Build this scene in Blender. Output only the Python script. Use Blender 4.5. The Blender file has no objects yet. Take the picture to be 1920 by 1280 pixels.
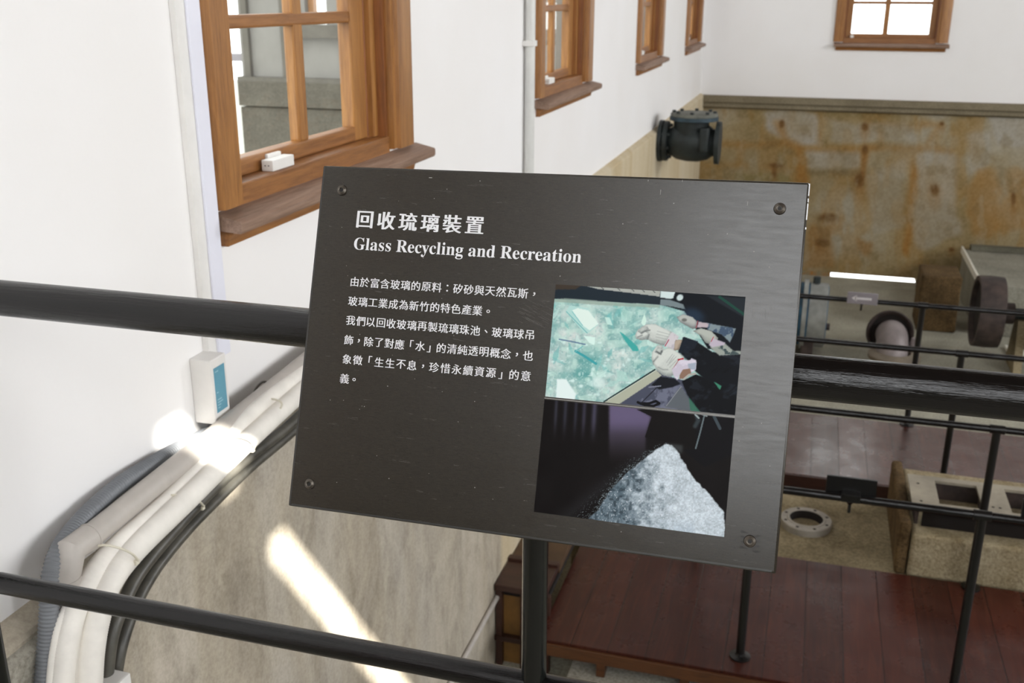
import bpy, bmesh, math, random
import numpy as np
from mathutils import Vector, Matrix

S = bpy.context.scene
COL = S.collection
HC = 2.85                       # camera height above the pit floor; heights below are given relative to the camera
rnd = random.Random(7)
PI = math.pi

# ------------------------------------------------------------------ camera
F_PX = 1911.3
R_ = Vector((0.95934989, 0.28219621, 0.00361918))
U_ = Vector((-0.09404909, 0.3075843, 0.94686148))
F_ = Vector((-0.26608752, 0.90871184, -0.32162126))
cd = bpy.data.cameras.new('camera')
cam = bpy.data.objects.new('camera', cd)
COL.objects.link(cam)
cd.sensor_fit = 'HORIZONTAL'; cd.sensor_width = 36.0
cd.lens = F_PX * 36.0 / 1920.0
cd.clip_start = 0.05; cd.clip_end = 200
M = Matrix(((R_.x, U_.x, -F_.x, 0), (R_.y, U_.y, -F_.y, 0), (R_.z, U_.z, -F_.z, HC), (0, 0, 0, 1)))
cam.matrix_world = M
cd.dof.use_dof = True; cd.dof.focus_distance = 1.08; cd.dof.aperture_fstop = 13.0
S.camera = cam

# ------------------------------------------------------------------ world, light, exposure
S.view_settings.view_transform = 'Standard'
S.view_settings.look = 'None'
S.view_settings.exposure = 0.66
S.view_settings.gamma = 1.0
S.view_settings.use_curve_mapping = False
S.cycles.use_denoising = True
S.cycles.max_bounces = 10
S.cycles.diffuse_bounces = 6
S.cycles.glossy_bounces = 5
S.cycles.transmission_bounces = 6
S.cycles.sample_clamp_indirect = 6.0
S.cycles.blur_glossy = 0.5

W = bpy.data.worlds.new('daylight'); S.world = W; W.use_nodes = True
bg = W.node_tree.nodes['Background']
bg.inputs[0].default_value = (0.97, 0.985, 1.0, 1); bg.inputs[1].default_value = 2.6

SUN_DIR = Vector((-1, 0.6, -0.81)).normalized()
CEIL = 3.8
def slit_point(p):
    """where the roof slot must be for the sun to reach p (heights relative to the camera)"""
    t = (CEIL - p[2]) / 0.81
    return (p[0] + t, p[1] - 0.6 * t)

def area(name, loc, rot, sx, sy, power, col=(1, 1, 1)):
    l = bpy.data.lights.new(name, 'AREA'); l.shape = 'RECTANGLE'; l.size = sx; l.size_y = sy
    l.energy = power; l.color = col
    o = bpy.data.objects.new(name, l); COL.objects.link(o); o.location = loc; o.rotation_euler = rot
    return o
def spot(name, target, power, size, radius):
    l = bpy.data.lights.new(name, 'SPOT'); l.energy = power; l.spot_size = math.radians(size)
    l.spot_blend = 0.1; l.shadow_soft_size = radius; l.color = (1, 0.96, 0.88)
    o = bpy.data.objects.new(name, l); COL.objects.link(o)
    o.location = Vector(target) - SUN_DIR * 150
    o.rotation_euler = SUN_DIR.to_track_quat('-Z', 'Y').to_euler()
    return o
# spot standing in for the sun, aimed through slots added to the roof
spot('sunlight', (5.8, -1.2, HC + CEIL), 7.5e6, 2.3, 0.65)

XR, YR = 7.2, -3.6               # right wall and rear wall
# added area lights at the unseen right-wall windows, as daylight fill
for k in range(3):
    area('added_right_fill', (XR - 0.1, 0.2 + 3.6 * k, HC + 1.25), (0, math.radians(90), 0), 2.0, 1.5, (132, 62, 122)[k], (0.97, 0.985, 1))

# ------------------------------------------------------------------ helpers
def lin(c):
    return tuple(((v / 255) / 12.92 if v / 255 <= 0.04045 else ((v / 255 + 0.055) / 1.055) ** 2.4) for v in c)
def C4(c): return (*lin(c), 1.0)

def at(px, py, axis, d):
    """point on the plane axis = d seen at pixel (px, py); z is relative to the camera"""
    r = F_ + R_ * ((px - 960) / F_PX) - U_ * ((py - 640) / F_PX)
    i = 'xyz'.index(axis)
    return r * (d / r[i])
def atw(px, py, axis, d):
    p = at(px, py, axis, d); return Vector((p.x, p.y, p.z + HC))
def Zr(z): return z + HC

class MB(object):
    def __init__(s):
        s.bm = bmesh.new(); s.flat = s.bm.faces.layers.int.new('flat')
    def box(s, x0, x1, y0, y1, z0, z1, bev=0.0, seg=2):
        vs = [s.bm.verts.new(v) for v in ((x0,y0,z0),(x1,y0,z0),(x1,y1,z0),(x0,y1,z0),(x0,y0,z1),(x1,y0,z1),(x1,y1,z1),(x0,y1,z1))]
        fs = [s.bm.faces.new([vs[i] for i in f]) for f in ((3,2,1,0),(4,5,6,7),(0,1,5,4),(1,2,6,5),(2,3,7,6),(3,0,4,7))]
        if bev > 0:
            old = set(s.bm.faces) - set(fs)
            es = list({e for f in fs for e in f.edges})
            bmesh.ops.bevel(s.bm, geom=es, offset=bev, segments=seg, affect='EDGES', profile=0.6)
            for f in s.bm.faces:
                if f not in old:
                    f.normal_update()
                    if max(abs(c) for c in f.normal) > 0.9999: f[s.flat] = 1
        return s
    def prism(s, pts, a, b, axis):
        """extrude a 2-D outline along an axis from a to b (x: pts=(y,z); y: pts=(x,z); z: pts=(x,y))"""
        def v(p, t):
            return {'x': (t, p[0], p[1]), 'y': (p[0], t, p[1]), 'z': (p[0], p[1], t)}[axis]
        A = [s.bm.verts.new(v(p, a)) for p in pts]; B = [s.bm.verts.new(v(p, b)) for p in pts]
        n = len(pts)
        s.bm.faces.new(A[::-1]); s.bm.faces.new(B)
        for i in range(n): s.bm.faces.new((A[i], A[(i+1) % n], B[(i+1) % n], B[i]))
        return s
    def cyl(s, p0, p1, r0, r1=None, seg=24, caps=True):
        return s.tube([p0, p1], [r0, r0 if r1 is None else r1], seg, caps)
    def tube(s, pts, r, seg=16, caps=True):
        pts = [Vector(p) for p in pts]; n = len(pts)
        rr = r if isinstance(r, (list, tuple)) else [r] * n
        up = None; rings = []
        for i, p in enumerate(pts):
            t = (pts[min(i+1, n-1)] - pts[max(i-1, 0)])
            if t.length < 1e-9: t = Vector((0, 0, 1))
            t.normalize()
            if up is None:
                up = Vector((0, 0, 1)) if abs(t.z) < 0.9 else Vector((0, 1, 0))
            a = t.cross(up)
            if a.length < 1e-6: a = t.orthogonal()
            a.normalize(); b = a.cross(t).normalized(); up = b
            rings.append([s.bm.verts.new(p + (a * math.cos(2*PI*k/seg) + b * math.sin(2*PI*k/seg)) * rr[i]) for k in range(seg)])
        for i in range(n - 1):
            for k in range(seg):
                s.bm.faces.new((rings[i][k], rings[i][(k+1) % seg], rings[i+1][(k+1) % seg], rings[i+1][k]))
        if caps:
            s.bm.faces.new(rings[0][::-1]); s.bm.faces.new(rings[-1])
        return s
    def lathe(s, prof, origin, axis, seg=32):
        """profile of (radius, height) turned about axis through origin; closed ends when radius is 0"""
        ax = Vector(axis).normalized(); a = ax.orthogonal().normalized(); b = ax.cross(a)
        o = Vector(origin); rings = []
        for r, h in prof:
            if r < 1e-6: rings.append([s.bm.verts.new(o + ax * h)])
            else: rings.append([s.bm.verts.new(o + ax * h + (a * math.cos(2*PI*k/seg) + b * math.sin(2*PI*k/seg)) * r) for k in range(seg)])
        for i in range(len(rings) - 1):
            A, B = rings[i], rings[i+1]
            for k in range(seg):
                j = (k + 1) % seg
                if len(A) == 1 and len(B) == 1: continue
                if len(A) == 1: s.bm.faces.new((A[0], B[j], B[k]))
                elif len(B) == 1: s.bm.faces.new((A[k], A[j], B[0]))
                else: s.bm.faces.new((A[k], A[j], B[j], B[k]))
        return s
    def build(s, name, mat, parent=None, loc=None, smooth=40):
        """the mesh was modelled in world space; it is stored relative to its parent's origin"""
        bm = s.bm
        bmesh.ops.recalc_face_normals(bm, faces=bm.faces)
        off = Vector((0, 0, 0))
        if parent is not None:
            q = parent
            while q is not None: off += q.location; q = q.parent
        elif loc is not None: off = Vector(loc)
        if off.length: bmesh.ops.translate(bm, vec=-off, verts=bm.verts)
        me = bpy.data.meshes.new(name); bm.to_mesh(me); bm.free()
        if smooth:
            me.set_sharp_from_angle(angle=math.radians(smooth))
            fl = me.attributes.get('flat')
            keep = [d.value for d in fl.data] if fl else [0] * len(me.polygons)
            for p, k_ in zip(me.polygons, keep): p.use_smooth = not k_
        if mat is not None: me.materials.append(mat)
        o = bpy.data.objects.new(name, me); COL.objects.link(o)
        if parent is not None: o.parent = parent
        elif loc is not None: o.location = loc
        return o

def tag(o, label, cat, group=None, kind=None):
    o['label'] = label; o['category'] = cat
    if group: o['group'] = group
    if kind: o['kind'] = kind
    return o
def struct(o, label=None):
    o['kind'] = 'structure'
    if label: o['label'] = label
    return o
def empty(name, loc=(0, 0, 0), parent=None):
    o = bpy.data.objects.new(name, None); COL.objects.link(o); o.location = loc; o.empty_display_size = 0.05
    if parent: o.parent = parent
    return o
def thing(name, label, cat, loc, group=None):
    return tag(empty(name, loc), label, cat, group)
def copy_tree(o, parent=None):
    c = o.copy(); COL.objects.link(c)
    if parent is not None: c.parent = parent
    for ch in list(o.children): copy_tree(ch, c)
    return c
def smooth_path(pts, n=8):
    """Catmull-Rom through the points"""
    pts = [Vector(p) for p in pts]; out = []
    P = [pts[0] * 2 - pts[1]] + pts + [pts[-1] * 2 - pts[-2]]
    for i in range(1, len(P) - 2):
        for k in range(n):
            t = k / n
            a, b, c, d = P[i-1], P[i], P[i+1], P[i+2]
            out.append(0.5 * ((2*b) + (c - a) * t + (2*a - 5*b + 4*c - d) * t*t + (3*b - a - 3*c + d) * t**3))
    out.append(pts[-1]); return out

# ------------------------------------------------------------------ materials
class Mat(object):
    def __init__(s, name, col, rough=0.6, metal=0.0, spec=0.5):
        s.m = bpy.data.materials.new(name); s.m.use_nodes = True
        s.nt = s.m.node_tree; s.b = s.nt.nodes['Principled BSDF']
        s.b.inputs['Base Color'].default_value = C4(col)
        s.b.inputs['Roughness'].default_value = rough; s.b.inputs['Metallic'].default_value = metal
        s.b.inputs['Specular IOR Level'].default_value = spec
        s._pos = None; s._bump = None
    def n(s, t, **kw):
        x = s.nt.nodes.new(t)
        for k, v in kw.items():
            if hasattr(x, k): setattr(x, k, v)
            else: x.inputs[k.replace('_', ' ')].default_value = v
        return x
    def l(s, a, b): s.nt.links.new(a, b)
    def pos(s, scale=(1, 1, 1), world=False):
        if world: o = s.n('ShaderNodeNewGeometry').outputs['Position']
        else: o = s.n('ShaderNodeTexCoord').outputs['Object']
        mp = s.n('ShaderNodeMapping'); mp.inputs['Scale'].default_value = scale
        s.l(o, mp.inputs['Vector']); return mp.outputs[0]
    def noise(s, scale=5, detail=4, rough=0.55, vec=None, dist=0.0):
        x = s.n('ShaderNodeTexNoise'); x.inputs['Scale'].default_value = scale
        x.inputs['Detail'].default_value = detail; x.inputs['Roughness'].default_value = rough
        x.inputs['Distortion'].default_value = dist
        if vec is not None: s.l(vec, x.inputs['Vector'])
        return x.outputs['Fac']
    def ramp(s, fac, stops):
        r = s.n('ShaderNodeValToRGB'); e = r.color_ramp.elements
        while len(e) < len(stops): e.new(0.5)
        for i, (p, c) in enumerate(stops):
            e[i].position = p; e[i].color = C4(c) if len(c) == 3 and max(c) > 1 else (*c, 1)
        s.l(fac, r.inputs['Fac']); return r.outputs['Color']
    def mix(s, fac, a, b, mode='MIX'):
        x = s.n('ShaderNodeMix'); x.data_type = 'RGBA'; x.blend_type = mode
        for sock, v in ((0, fac), (6, a), (7, b)):
            if isinstance(v, (int, float)): x.inputs[sock].default_value = v
            elif isinstance(v, tuple): x.inputs[sock].default_value = C4(v)
            else: s.l(v, x.inputs[sock])
        return x.outputs[2]
    def color(s, sock): s.l(sock, s.b.inputs['Base Color']); return s
    def roughness(s, sock): s.l(sock, s.b.inputs['Roughness']); return s
    def bump(s, sock, strength=0.2, dist=0.01):
        x = s.n('ShaderNodeBump'); x.inputs['Strength'].default_value = strength; x.inputs['Distance'].default_value = dist
        s.l(sock, x.inputs['Height'])
        if s._bump is not None: s.l(s._bump, x.inputs['Normal'])
        s._bump = x.outputs['Normal']; s.l(s._bump, s.b.inputs['Normal']); return s

BW = ((0, (0, 0, 0)), (1, (1, 1, 1)))
def m_plaster():
    m = Mat('white_plaster', (238, 236, 235), 0.85, spec=0.2)
    f = m.noise(1.3, 5, 0.5, m.pos(world=True))
    m.color(m.ramp(f, [(0.3, (235, 233, 231)), (0.7, (240, 239, 239))]))
    m.bump(m.noise(60, 6, 0.6, m.pos(world=True)), 0.06, 0.004); return m.m
def m_simple(name, col, rough=0.5, metal=0.0, spec=0.5, var=0.12, scale=12, bump=0.0, bscale=80):
    m = Mat(name, col, rough, metal, spec)
    d = tuple(max(0, c * (1 - var)) for c in col); e = tuple(min(255, c * (1 + var)) for c in col)
    m.color(m.ramp(m.noise(scale, 5, 0.6, m.pos()), [(0.3, tuple(max(1.01, v) for v in d)), (0.7, e)]))
    if bump: m.bump(m.noise(bscale, 4, 0.6, m.pos()), bump, 0.004)
    return m.m
def m_wood(name, dark, mid, light, sc, rough=0.45, grain=1.0):
    m = Mat(name, mid, rough)
    v = m.pos(sc)
    f = m.noise(1.0, 6, 0.6, v, 1.2)
    f2 = m.noise(6.0, 4, 0.7, v)
    c = m.ramp(f, [(0.25, dark), (0.5, mid), (0.78, light)])
    c2 = m.ramp(f2, [(0.35, tuple(max(1.01, x * 0.72) for x in dark)), (0.62, light)])
    m.color(m.mix(0.28, c, c2))
    m.bump(f2, 0.08 * grain, 0.003)
    return m.m
def m_pitwall():
    m = Mat('pit_wall_concrete', (150, 142, 130), 0.9, spec=0.2)
    p = m.pos(world=True)
    sp = m.n('ShaderNodeSeparateXYZ'); m.l(p, sp.inputs[0])
    big = m.noise(1.6, 5, 0.6, p, 0.8)
    ver = m.noise(3.0, 5, 0.6, m.pos((1, 1, 0.12), True), 0.6)
    fine = m.noise(110, 4, 0.7, p)
    g = m.ramp(big, [(0.3, (204, 201, 195)), (0.55, (222, 218, 208)), (0.75, (234, 229, 220))])
    st = m.ramp(ver, [(0.42, (196, 188, 178)), (0.56, (178, 165, 144)), (0.66, (150, 134, 112))])
    c = m.mix(0.62, g, st, 'MULTIPLY')
    mot = m.ramp(m.noise(7.0, 5, 0.7, m.pos((1, 1, 0.5), True), 0.5), [(0.36, (150, 142, 128)), (0.5, (214, 210, 202)), (0.68, (244, 242, 238))])
    c = m.mix(0.5, c, mot, 'MULTIPLY')
    o = m.ramp(ver, [(0.25, (206, 196, 176)), (0.5, (198, 184, 156)), (0.75, (180, 160, 124))])
    mr = m.n('ShaderNodeMapRange'); mr.inputs['From Min'].default_value = 3.78; mr.inputs['From Max'].default_value = 3.84
    m.l(sp.outputs['Y'], mr.inputs['Value'])
    c = m.mix(mr.outputs[0], c, o)
    c = m.mix(0.22, c, m.ramp(fine, [(0.35, (70, 66, 60)), (0.6, (235, 232, 225))]), 'SOFT_LIGHT')
    m.color(c); m.bump(fine, 0.12, 0.004); m.bump(big, 0.25, 0.02); return m.m
def m_dado():
    m = Mat('stained_dado_concrete', (125, 112, 84), 0.85, spec=0.25)
    p = m.pos(world=True)
    big = m.noise(0.9, 5, 0.55, p, 0.7)
    mid = m.noise(2.6, 6, 0.65, p, 1.4)
    ver = m.noise(2.2, 4, 0.6, m.pos((1, 1, 0.22), True), 0.8)
    c = m.ramp(big, [(0.3, (118, 100, 62)), (0.5, (132, 122, 98)), (0.72, (146, 142, 130))])
    rust = m.ramp(mid, [(0.5, (0, 0, 0)), (0.57, (0.75, 0.75, 0.75)), (0.6, (0.1, 0.1, 0.1))])
    c = m.mix(rust, c, (156, 104, 42))
    r2 = m.ramp(ver, [(0.60, (0, 0, 0)), (0.70, (0.9, 0.9, 0.9))])
    c = m.mix(r2, c, (160, 104, 40))
    d2 = m.ramp(m.noise(4.5, 3, 0.5, p), [(0.66, (0, 0, 0)), (0.74, (0.7, 0.7, 0.7))])
    c = m.mix(d2, c, (72, 50, 26))
    m.color(c); m.bump(m.noise(40, 5, 0.6, p), 0.15, 0.01); return m.m
def m_concrete(name, a, b, speck=0.3, sc=3.0, bump=0.2, rough=0.9):
    m = Mat(name, a, rough, spec=0.2); p = m.pos(world=True)
    c = m.ramp(m.noise(sc, 6, 0.6, p, 0.5), [(0.3, a), (0.7, b)])
    fine = m.noise(70, 3, 0.75, p)
    c = m.mix(speck, c, m.ramp(fine, [(0.35, (60, 58, 52)), (0.62, (240, 238, 232))]), 'SOFT_LIGHT')
    m.color(c); m.bump(fine, bump, 0.01); return m.m
def m_deck(name='varnished_red_planks', coat=0.0, spec=0.26):
    m = Mat(name, (80, 44, 40), 0.3, spec=spec)
    p = m.pos(world=True)
    sp = m.n('ShaderNodeSeparateXYZ'); m.l(p, sp.inputs[0])
    dv = m.n('ShaderNodeMath', operation='DIVIDE'); m.l(sp.outputs['X'], dv.inputs[0]); dv.inputs[1].default_value = 0.155
    fl = m.n('ShaderNodeMath', operation='FLOOR'); m.l(dv.outputs[0], fl.inputs[0])
    fr = m.n('ShaderNodeMath', operation='FRACT'); m.l(dv.outputs[0], fr.inputs[0])
    wn = m.n('ShaderNodeTexWhiteNoise'); wn.noise_dimensions = '1D'; m.l(fl.outputs[0], wn.inputs['W'])
    base = m.ramp(wn.outputs['Value'], [(0.0, (50, 21, 14)), (0.5, (64, 28, 19)), (1.0, (78, 36, 26))])
    g = m.noise(1.0, 6, 0.6, m.pos((38, 3.0, 1), True), 1.0)
    c = m.mix(0.45, base, m.ramp(g, [(0.3, (42, 19, 15)), (0.55, (70, 36, 27)), (0.75, (100, 56, 40))]))
    blot = m.noise(2.4, 4, 0.6, p, 0.6)
    c = m.mix(m.ramp(blot, [(0.55, (0, 0, 0)), (0.75, (0.4, 0.4, 0.4))]), c, (80, 50, 44))
    gp = m.n('ShaderNodeMath', operation='PINGPONG'); m.l(fr.outputs[0], gp.inputs[0]); gp.inputs[1].default_value = 0.5
    gap = m.n('ShaderNodeMapRange'); m.l(gp.outputs[0], gap.inputs['Value'])
    gap.inputs['From Min'].default_value = 0.004; gap.inputs['From Max'].default_value = 0.022
    c = m.mix(gap.outputs[0], (30, 15, 12), c)
    m.color(c)
    m.roughness(m.ramp(m.noise(6, 4, 0.6, p), [(0.3, (0.2, 0.2, 0.2)), (0.7, (0.42, 0.42, 0.42))]))
    m.b.inputs['Coat Weight'].default_value = coat; m.b.inputs['Coat Roughness'].default_value = 0.16
    m.bump(gap.outputs[0], 0.25, 0.004); m.bump(g, 0.05, 0.003); return m.m
def m_black_paint(name='black_paint', axis=(1, 1, 1), rough=0.3, col=(14, 13, 12), bump=0.16):
    m = Mat(name, col, rough, spec=0.5)
    m.bump(m.noise(1.0, 5, 0.65, m.pos(axis)), bump, 0.003); return m.m
def m_panel():
    m = Mat('brushed_dark_panel', (58, 55, 48), 0.22, 0.0, 0.5)
    p1 = m.noise(1.0, 3, 0.6, m.pos((160, 1100, 1100)))
    p2 = m.noise(1.0, 3, 0.6, m.pos((1100, 200, 1100)))
    mx = m.mix(0.5, p1, p2)
    m.color(m.ramp(mx, [(0.32, (34, 31, 25)), (0.68, (52, 48, 40))]))
    m.roughness(m.ramp(m.noise(1.0, 4, 0.7, m.pos((30, 260, 260))), [(0.3, (0.19, 0.19, 0.19)), (0.7, (0.28, 0.28, 0.28))]))
    return m.m
def m_vcol(name, rough=0.32, spec=0.4):
    m = Mat(name, (128, 128, 128), rough, spec=spec)
    a = m.n('ShaderNodeVertexColor'); a.layer_name = 'print'; m.color(a.outputs['Color']); return m.m
def m_glass():
    m = bpy.data.materials.new('window_glass'); m.use_nodes = True; nt = m.node_tree; nt.nodes.clear()
    o = nt.nodes.new('ShaderNodeOutputMaterial'); mx = nt.nodes.new('ShaderNodeMixShader')
    t = nt.nodes.new('ShaderNodeBsdfTransparent'); g = nt.nodes.new('ShaderNodeBsdfGlossy'); g.inputs['Roughness'].default_value = 0.02
    t.inputs['Color'].default_value = (0.93, 0.95, 0.94, 1)
    fr = nt.nodes.new('ShaderNodeFresnel'); fr.inputs['IOR'].default_value = 1.5
    ge = nt.nodes.new('ShaderNodeNewGeometry'); iv = nt.nodes.new('ShaderNodeMath'); iv.operation = 'SUBTRACT'; iv.inputs[0].default_value = 1.0
    mu = nt.nodes.new('ShaderNodeMath'); mu.operation = 'MULTIPLY'
    nt.links.new(ge.outputs['Backfacing'], iv.inputs[1]); nt.links.new(fr.outputs[0], mu.inputs[0]); nt.links.new(iv.outputs[0], mu.inputs[1])
    nt.links.new(mu.outputs[0], mx.inputs[0]); nt.links.new(t.outputs[0], mx.inputs[1]); nt.links.new(g.outputs[0], mx.inputs[2])
    nt.links.new(mx.outputs[0], o.inputs[0]); return m
def m_lit_pane(strength=2.4):
    m = bpy.data.materials.new('glowing_pane'); m.use_nodes = True; nt = m.node_tree; nt.nodes.clear()
    o = nt.nodes.new('ShaderNodeOutputMaterial'); e = nt.nodes.new('ShaderNodeEmission')
    e.inputs[0].default_value = (0.96, 0.98, 1, 1); e.inputs[1].default_value = strength
    nt.links.new(e.outputs[0], o.inputs[0]); return m

WHITE = m_plaster()
WOODV = m_wood('honey_wood_upright', (112, 68, 28), (152, 101, 48), (178, 127, 68), (22, 22, 1.6))
WOODH = m_wood('honey_wood_level', (106, 64, 30), (144, 94, 46), (168, 117, 66), (1.6, 22, 22))
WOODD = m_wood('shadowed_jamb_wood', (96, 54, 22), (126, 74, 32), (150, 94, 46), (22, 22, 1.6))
SILL = m_wood('dusty_sill_wood', (112, 86, 68), (138, 110, 92), (162, 136, 118), (1.6, 22, 22), 0.6)
PITW = m_pitwall()
DADO = m_dado()
MOULD = m_concrete('grey_moulding_concrete', (112, 103, 84), (132, 123, 103), 0.25)
FLOORM = m_concrete('pit_floor_concrete', (142, 140, 128), (166, 164, 150), 0.45)
CURB = m_concrete('pale_slab_concrete', (136, 132, 122), (164, 160, 150), 0.45)
SLABM = m_concrete('earthy_slab_concrete', (112, 101, 78), (148, 136, 110), 0.4, 5)
STONE = m_concrete('rough_sandstone', (134, 120, 92), (168, 156, 130), 0.4, 6, 0.6)
STONED = m_concrete('dark_brown_stone', (70, 55, 35), (106, 86, 58), 0.5, 6, 0.7)
DECK = m_deck()
DECKF = m_deck('glossy_red_planks', 0.22, 0.45)
DECKBEAM = m_wood('deck_beam_wood', (50, 27, 12), (78, 45, 21), (98, 60, 31), (2, 20, 20), 0.45)
DARKWOOD = m_wood('dark_stair_wood', (40, 22, 16), (56, 32, 24), (74, 45, 34), (2, 20, 20), 0.45)
OLDW = m_simple('worn_brown_board', (76, 55, 34), 0.6, var=0.2, scale=6)
ROOFW = m_wood('dark_roof_boards', (52, 38, 28), (72, 54, 40), (92, 70, 52), (8, 1.2, 8), 0.7)
OCHRE = m_simple('ochre_board', (116, 82, 38), 0.6, var=0.15, scale=8)
BLACKX = m_black_paint('black_paint_along_x', (9, 150, 150), 0.2, (12, 11, 11), 0.45)
BLACK = m_black_paint('black_paint', (60, 60, 60), 0.34)
BLACKZ = m_black_paint('black_paint_upright', (120, 120, 10), 0.18, (14, 16, 14))
PANEL = m_panel()
EDGE = m_simple('panel_edge', (62, 62, 60), 0.3, 0.3, var=0.05)
SCREW = m_simple('screw_metal', (88, 82, 74), 0.35, 0.7, var=0.1, scale=60)
SCREWHOLE = m_simple('screw_socket_dark', (22, 20, 18), 0.6)
INK = m_simple('white_lettering', (226, 226, 228), 0.45, var=0.01)
SCUFF = m_simple('scuffed_varnish', (92, 90, 84), 0.4, var=0.02)
CHIP = m_simple('scratch_white', (150, 148, 142), 0.5, var=0.02)
PLASTIC = m_simple('white_plastic', (226, 224, 220), 0.4, var=0.02)
TRUNK = m_simple('cool_white_trunking', (226, 227, 238), 0.4, var=0.01)
BLUE = m_simple('blue_label', (96, 152, 172), 0.4, var=0.03)
BLUEINK = m_simple('label_lettering', (150, 190, 202), 0.4, var=0.02)
PVC = m_simple('grey_plastic_conduit', (178, 172, 165), 0.5, var=0.04, scale=20)
HOSE = m_simple('blue_grey_hose', (114, 117, 121), 0.45, var=0.05)
INSUL = m_simple('white_pipe_insulation', (232, 228, 220), 0.7, var=0.04, scale=14)
CABLE = m_simple('dusty_black_cable', (72, 70, 64), 0.4, var=0.3, scale=14)
TIE = m_simple('ivory_tie', (214, 208, 190), 0.5, var=0.03)
STEELP = m_simple('painted_conduit', (206, 206, 202), 0.4, var=0.03)
IRON = m_simple('cast_iron_blue_black', (36, 42, 42), 0.55, 0.2, var=0.35, scale=9, bump=0.3)
IRONB = m_simple('dull_blue_iron', (44, 62, 72), 0.6, 0.1, var=0.3, scale=9, bump=0.2)
IRONL = m_simple('dusty_iron_lid', (104, 106, 98), 0.6, 0.1, var=0.2, scale=12, bump=0.2)
PUMPB = m_simple('worn_blue_paint', (42, 76, 98), 0.7, 0.1, var=0.35, scale=5, bump=0.1)
PUMPG = m_simple('worn_grey_paint', (132, 134, 130), 0.55, 0.1, var=0.15, scale=8)
RUST = m_simple('dark_rust', (56, 46, 42), 0.7, 0.1, var=0.35, scale=10, bump=0.3)
PURPLEG = m_simple('mauve_grey_pipe', (128, 119, 118), 0.5, 0.1, var=0.12, scale=9)
SOCK = m_simple('dusty_brown_casting', (112, 102, 88), 0.7, 0.05, var=0.15, scale=8)
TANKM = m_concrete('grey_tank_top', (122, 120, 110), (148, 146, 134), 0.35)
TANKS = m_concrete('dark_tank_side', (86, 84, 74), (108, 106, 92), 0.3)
SUNPALE = m_simple('painted_sunlit_pale', (228, 226, 214), 0.5, var=0.03)  # pale colour that paints in sunlit spots
PLATE = m_simple('dusty_steel_plate', (150, 142, 126), 0.55, 0.15, var=0.12, scale=7, bump=0.1)
FLANGEM = m_simple('dusty_steel_flange', (150, 144, 134), 0.55, 0.15, var=0.1, scale=10)
HOLE = m_simple('dark_bore_and_gap', (22, 15, 11), 0.95)
SIGNG = m_simple('grey_arrow_plate', (128, 122, 126), 0.5, var=0.03)
ARROW = m_simple('pale_arrow_ink', (200, 196, 196), 0.5, var=0.02)
GLASS = m_glass()
LIT = m_lit_pane()  # panes glow by themselves; emission stands in for daylight
LIT2 = m_lit_pane(4.2)
OUTW = m_concrete('outside_plaster', (122, 119, 114), (132, 129, 124), 0.15)
OUTD = m_concrete('outside_granite', (84, 80, 73), (98, 94, 86), 0.35)
OUTG = m_concrete('outside_paving', (160, 158, 150), (176, 174, 166), 0.3)
LEAF = m_simple('hedge_leaf', (120, 160, 60), 0.6, var=0.35, scale=30)

# ------------------------------------------------------------------ room shell
XL = -1.2; XO = -1.295; XP = -1.16; YB = 11.144; LEDGE = -0.972; LZ = Zr(LEDGE)
TOP = Zr(CEIL)
PITCH = 2.585
WIN_Y0, WIN_Y1, WIN_Z0, WIN_Z1 = 1.94, 2.80, Zr(-0.455), Zr(1.25)
m = MB()
edges = [YR - 0.3]
for k in range(4): edges += [WIN_Y0 + k * PITCH, WIN_Y1 + k * PITCH]
edges.append(YB + 0.3)
for i in range(0, len(edges), 2): m.box(XO, XL, edges[i], edges[i+1], LZ, TOP)
for k in range(4):
    m.box(XO, XL, WIN_Y0 + k * PITCH, WIN_Y1 + k * PITCH, LZ, WIN_Z0)
    m.box(XO, XL, WIN_Y0 + k * PITCH, WIN_Y1 + k * PITCH, WIN_Z1, TOP)
struct(m.build('wall_left', WHITE, smooth=0))
m = MB()     # lower wall of the pit with its sloping ledge
m.prism([(XO, 0), (XP, 0), (XP, Zr(-1.0)), (XP - 0.004, Zr(-0.992)), (XL, LZ), (XO, LZ)], YR - 0.3, YB, 'y')
struct(m.build('wall_left_lower', PITW, smooth=0))
m = MB()
m.prism([(XP, Zr(-1.30)), (XP + 0.016, Zr(-1.30)), (XP + 0.018, Zr(-1.092)), (XP + 0.012, Zr(-1.084)), (XP, Zr(-1.084))], YR, 1.175, 'y')
m.prism([(XP, Zr(-1.080)), (XP + 0.014, Zr(-1.080)), (XP + 0.016, Zr(-1.018)), (XP, Zr(-1.006))], YR, 1.185, 'y')
struct(m.build('trim_3', CURB, smooth=0))
BX0, BX1 = 0.18, 1.05
m = MB()
m.box(XL - 0.3, BX0, YB, YB + 0.3, Zr(-0.985), TOP); m.box(BX1, XR, YB, YB + 0.3, Zr(-0.985), TOP)
m.box(BX0, BX1, YB, YB + 0.3, Zr(-0.985), WIN_Z0); m.box(BX0, BX1, YB, YB + 0.3, WIN_Z1, TOP)
struct(m.build('wall_back', WHITE, smooth=0))
GX0, GX1, GZ = 0.30, 1.16, 0.045      # low gap added at the back wall foot, standing in for a sunlit strip
m = MB()
m.box(XL, XR, YB - 0.01, YB + 0.3, GZ, Zr(-0.985)); m.box(XL, GX0, YB - 0.01, YB + 0.3, 0, GZ); m.box(GX1, XR, YB - 0.01, YB + 0.3, 0, GZ)
struct(m.build('wall_back_lower', DADO, smooth=0))
m = MB()
y = YB - 0.01
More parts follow.
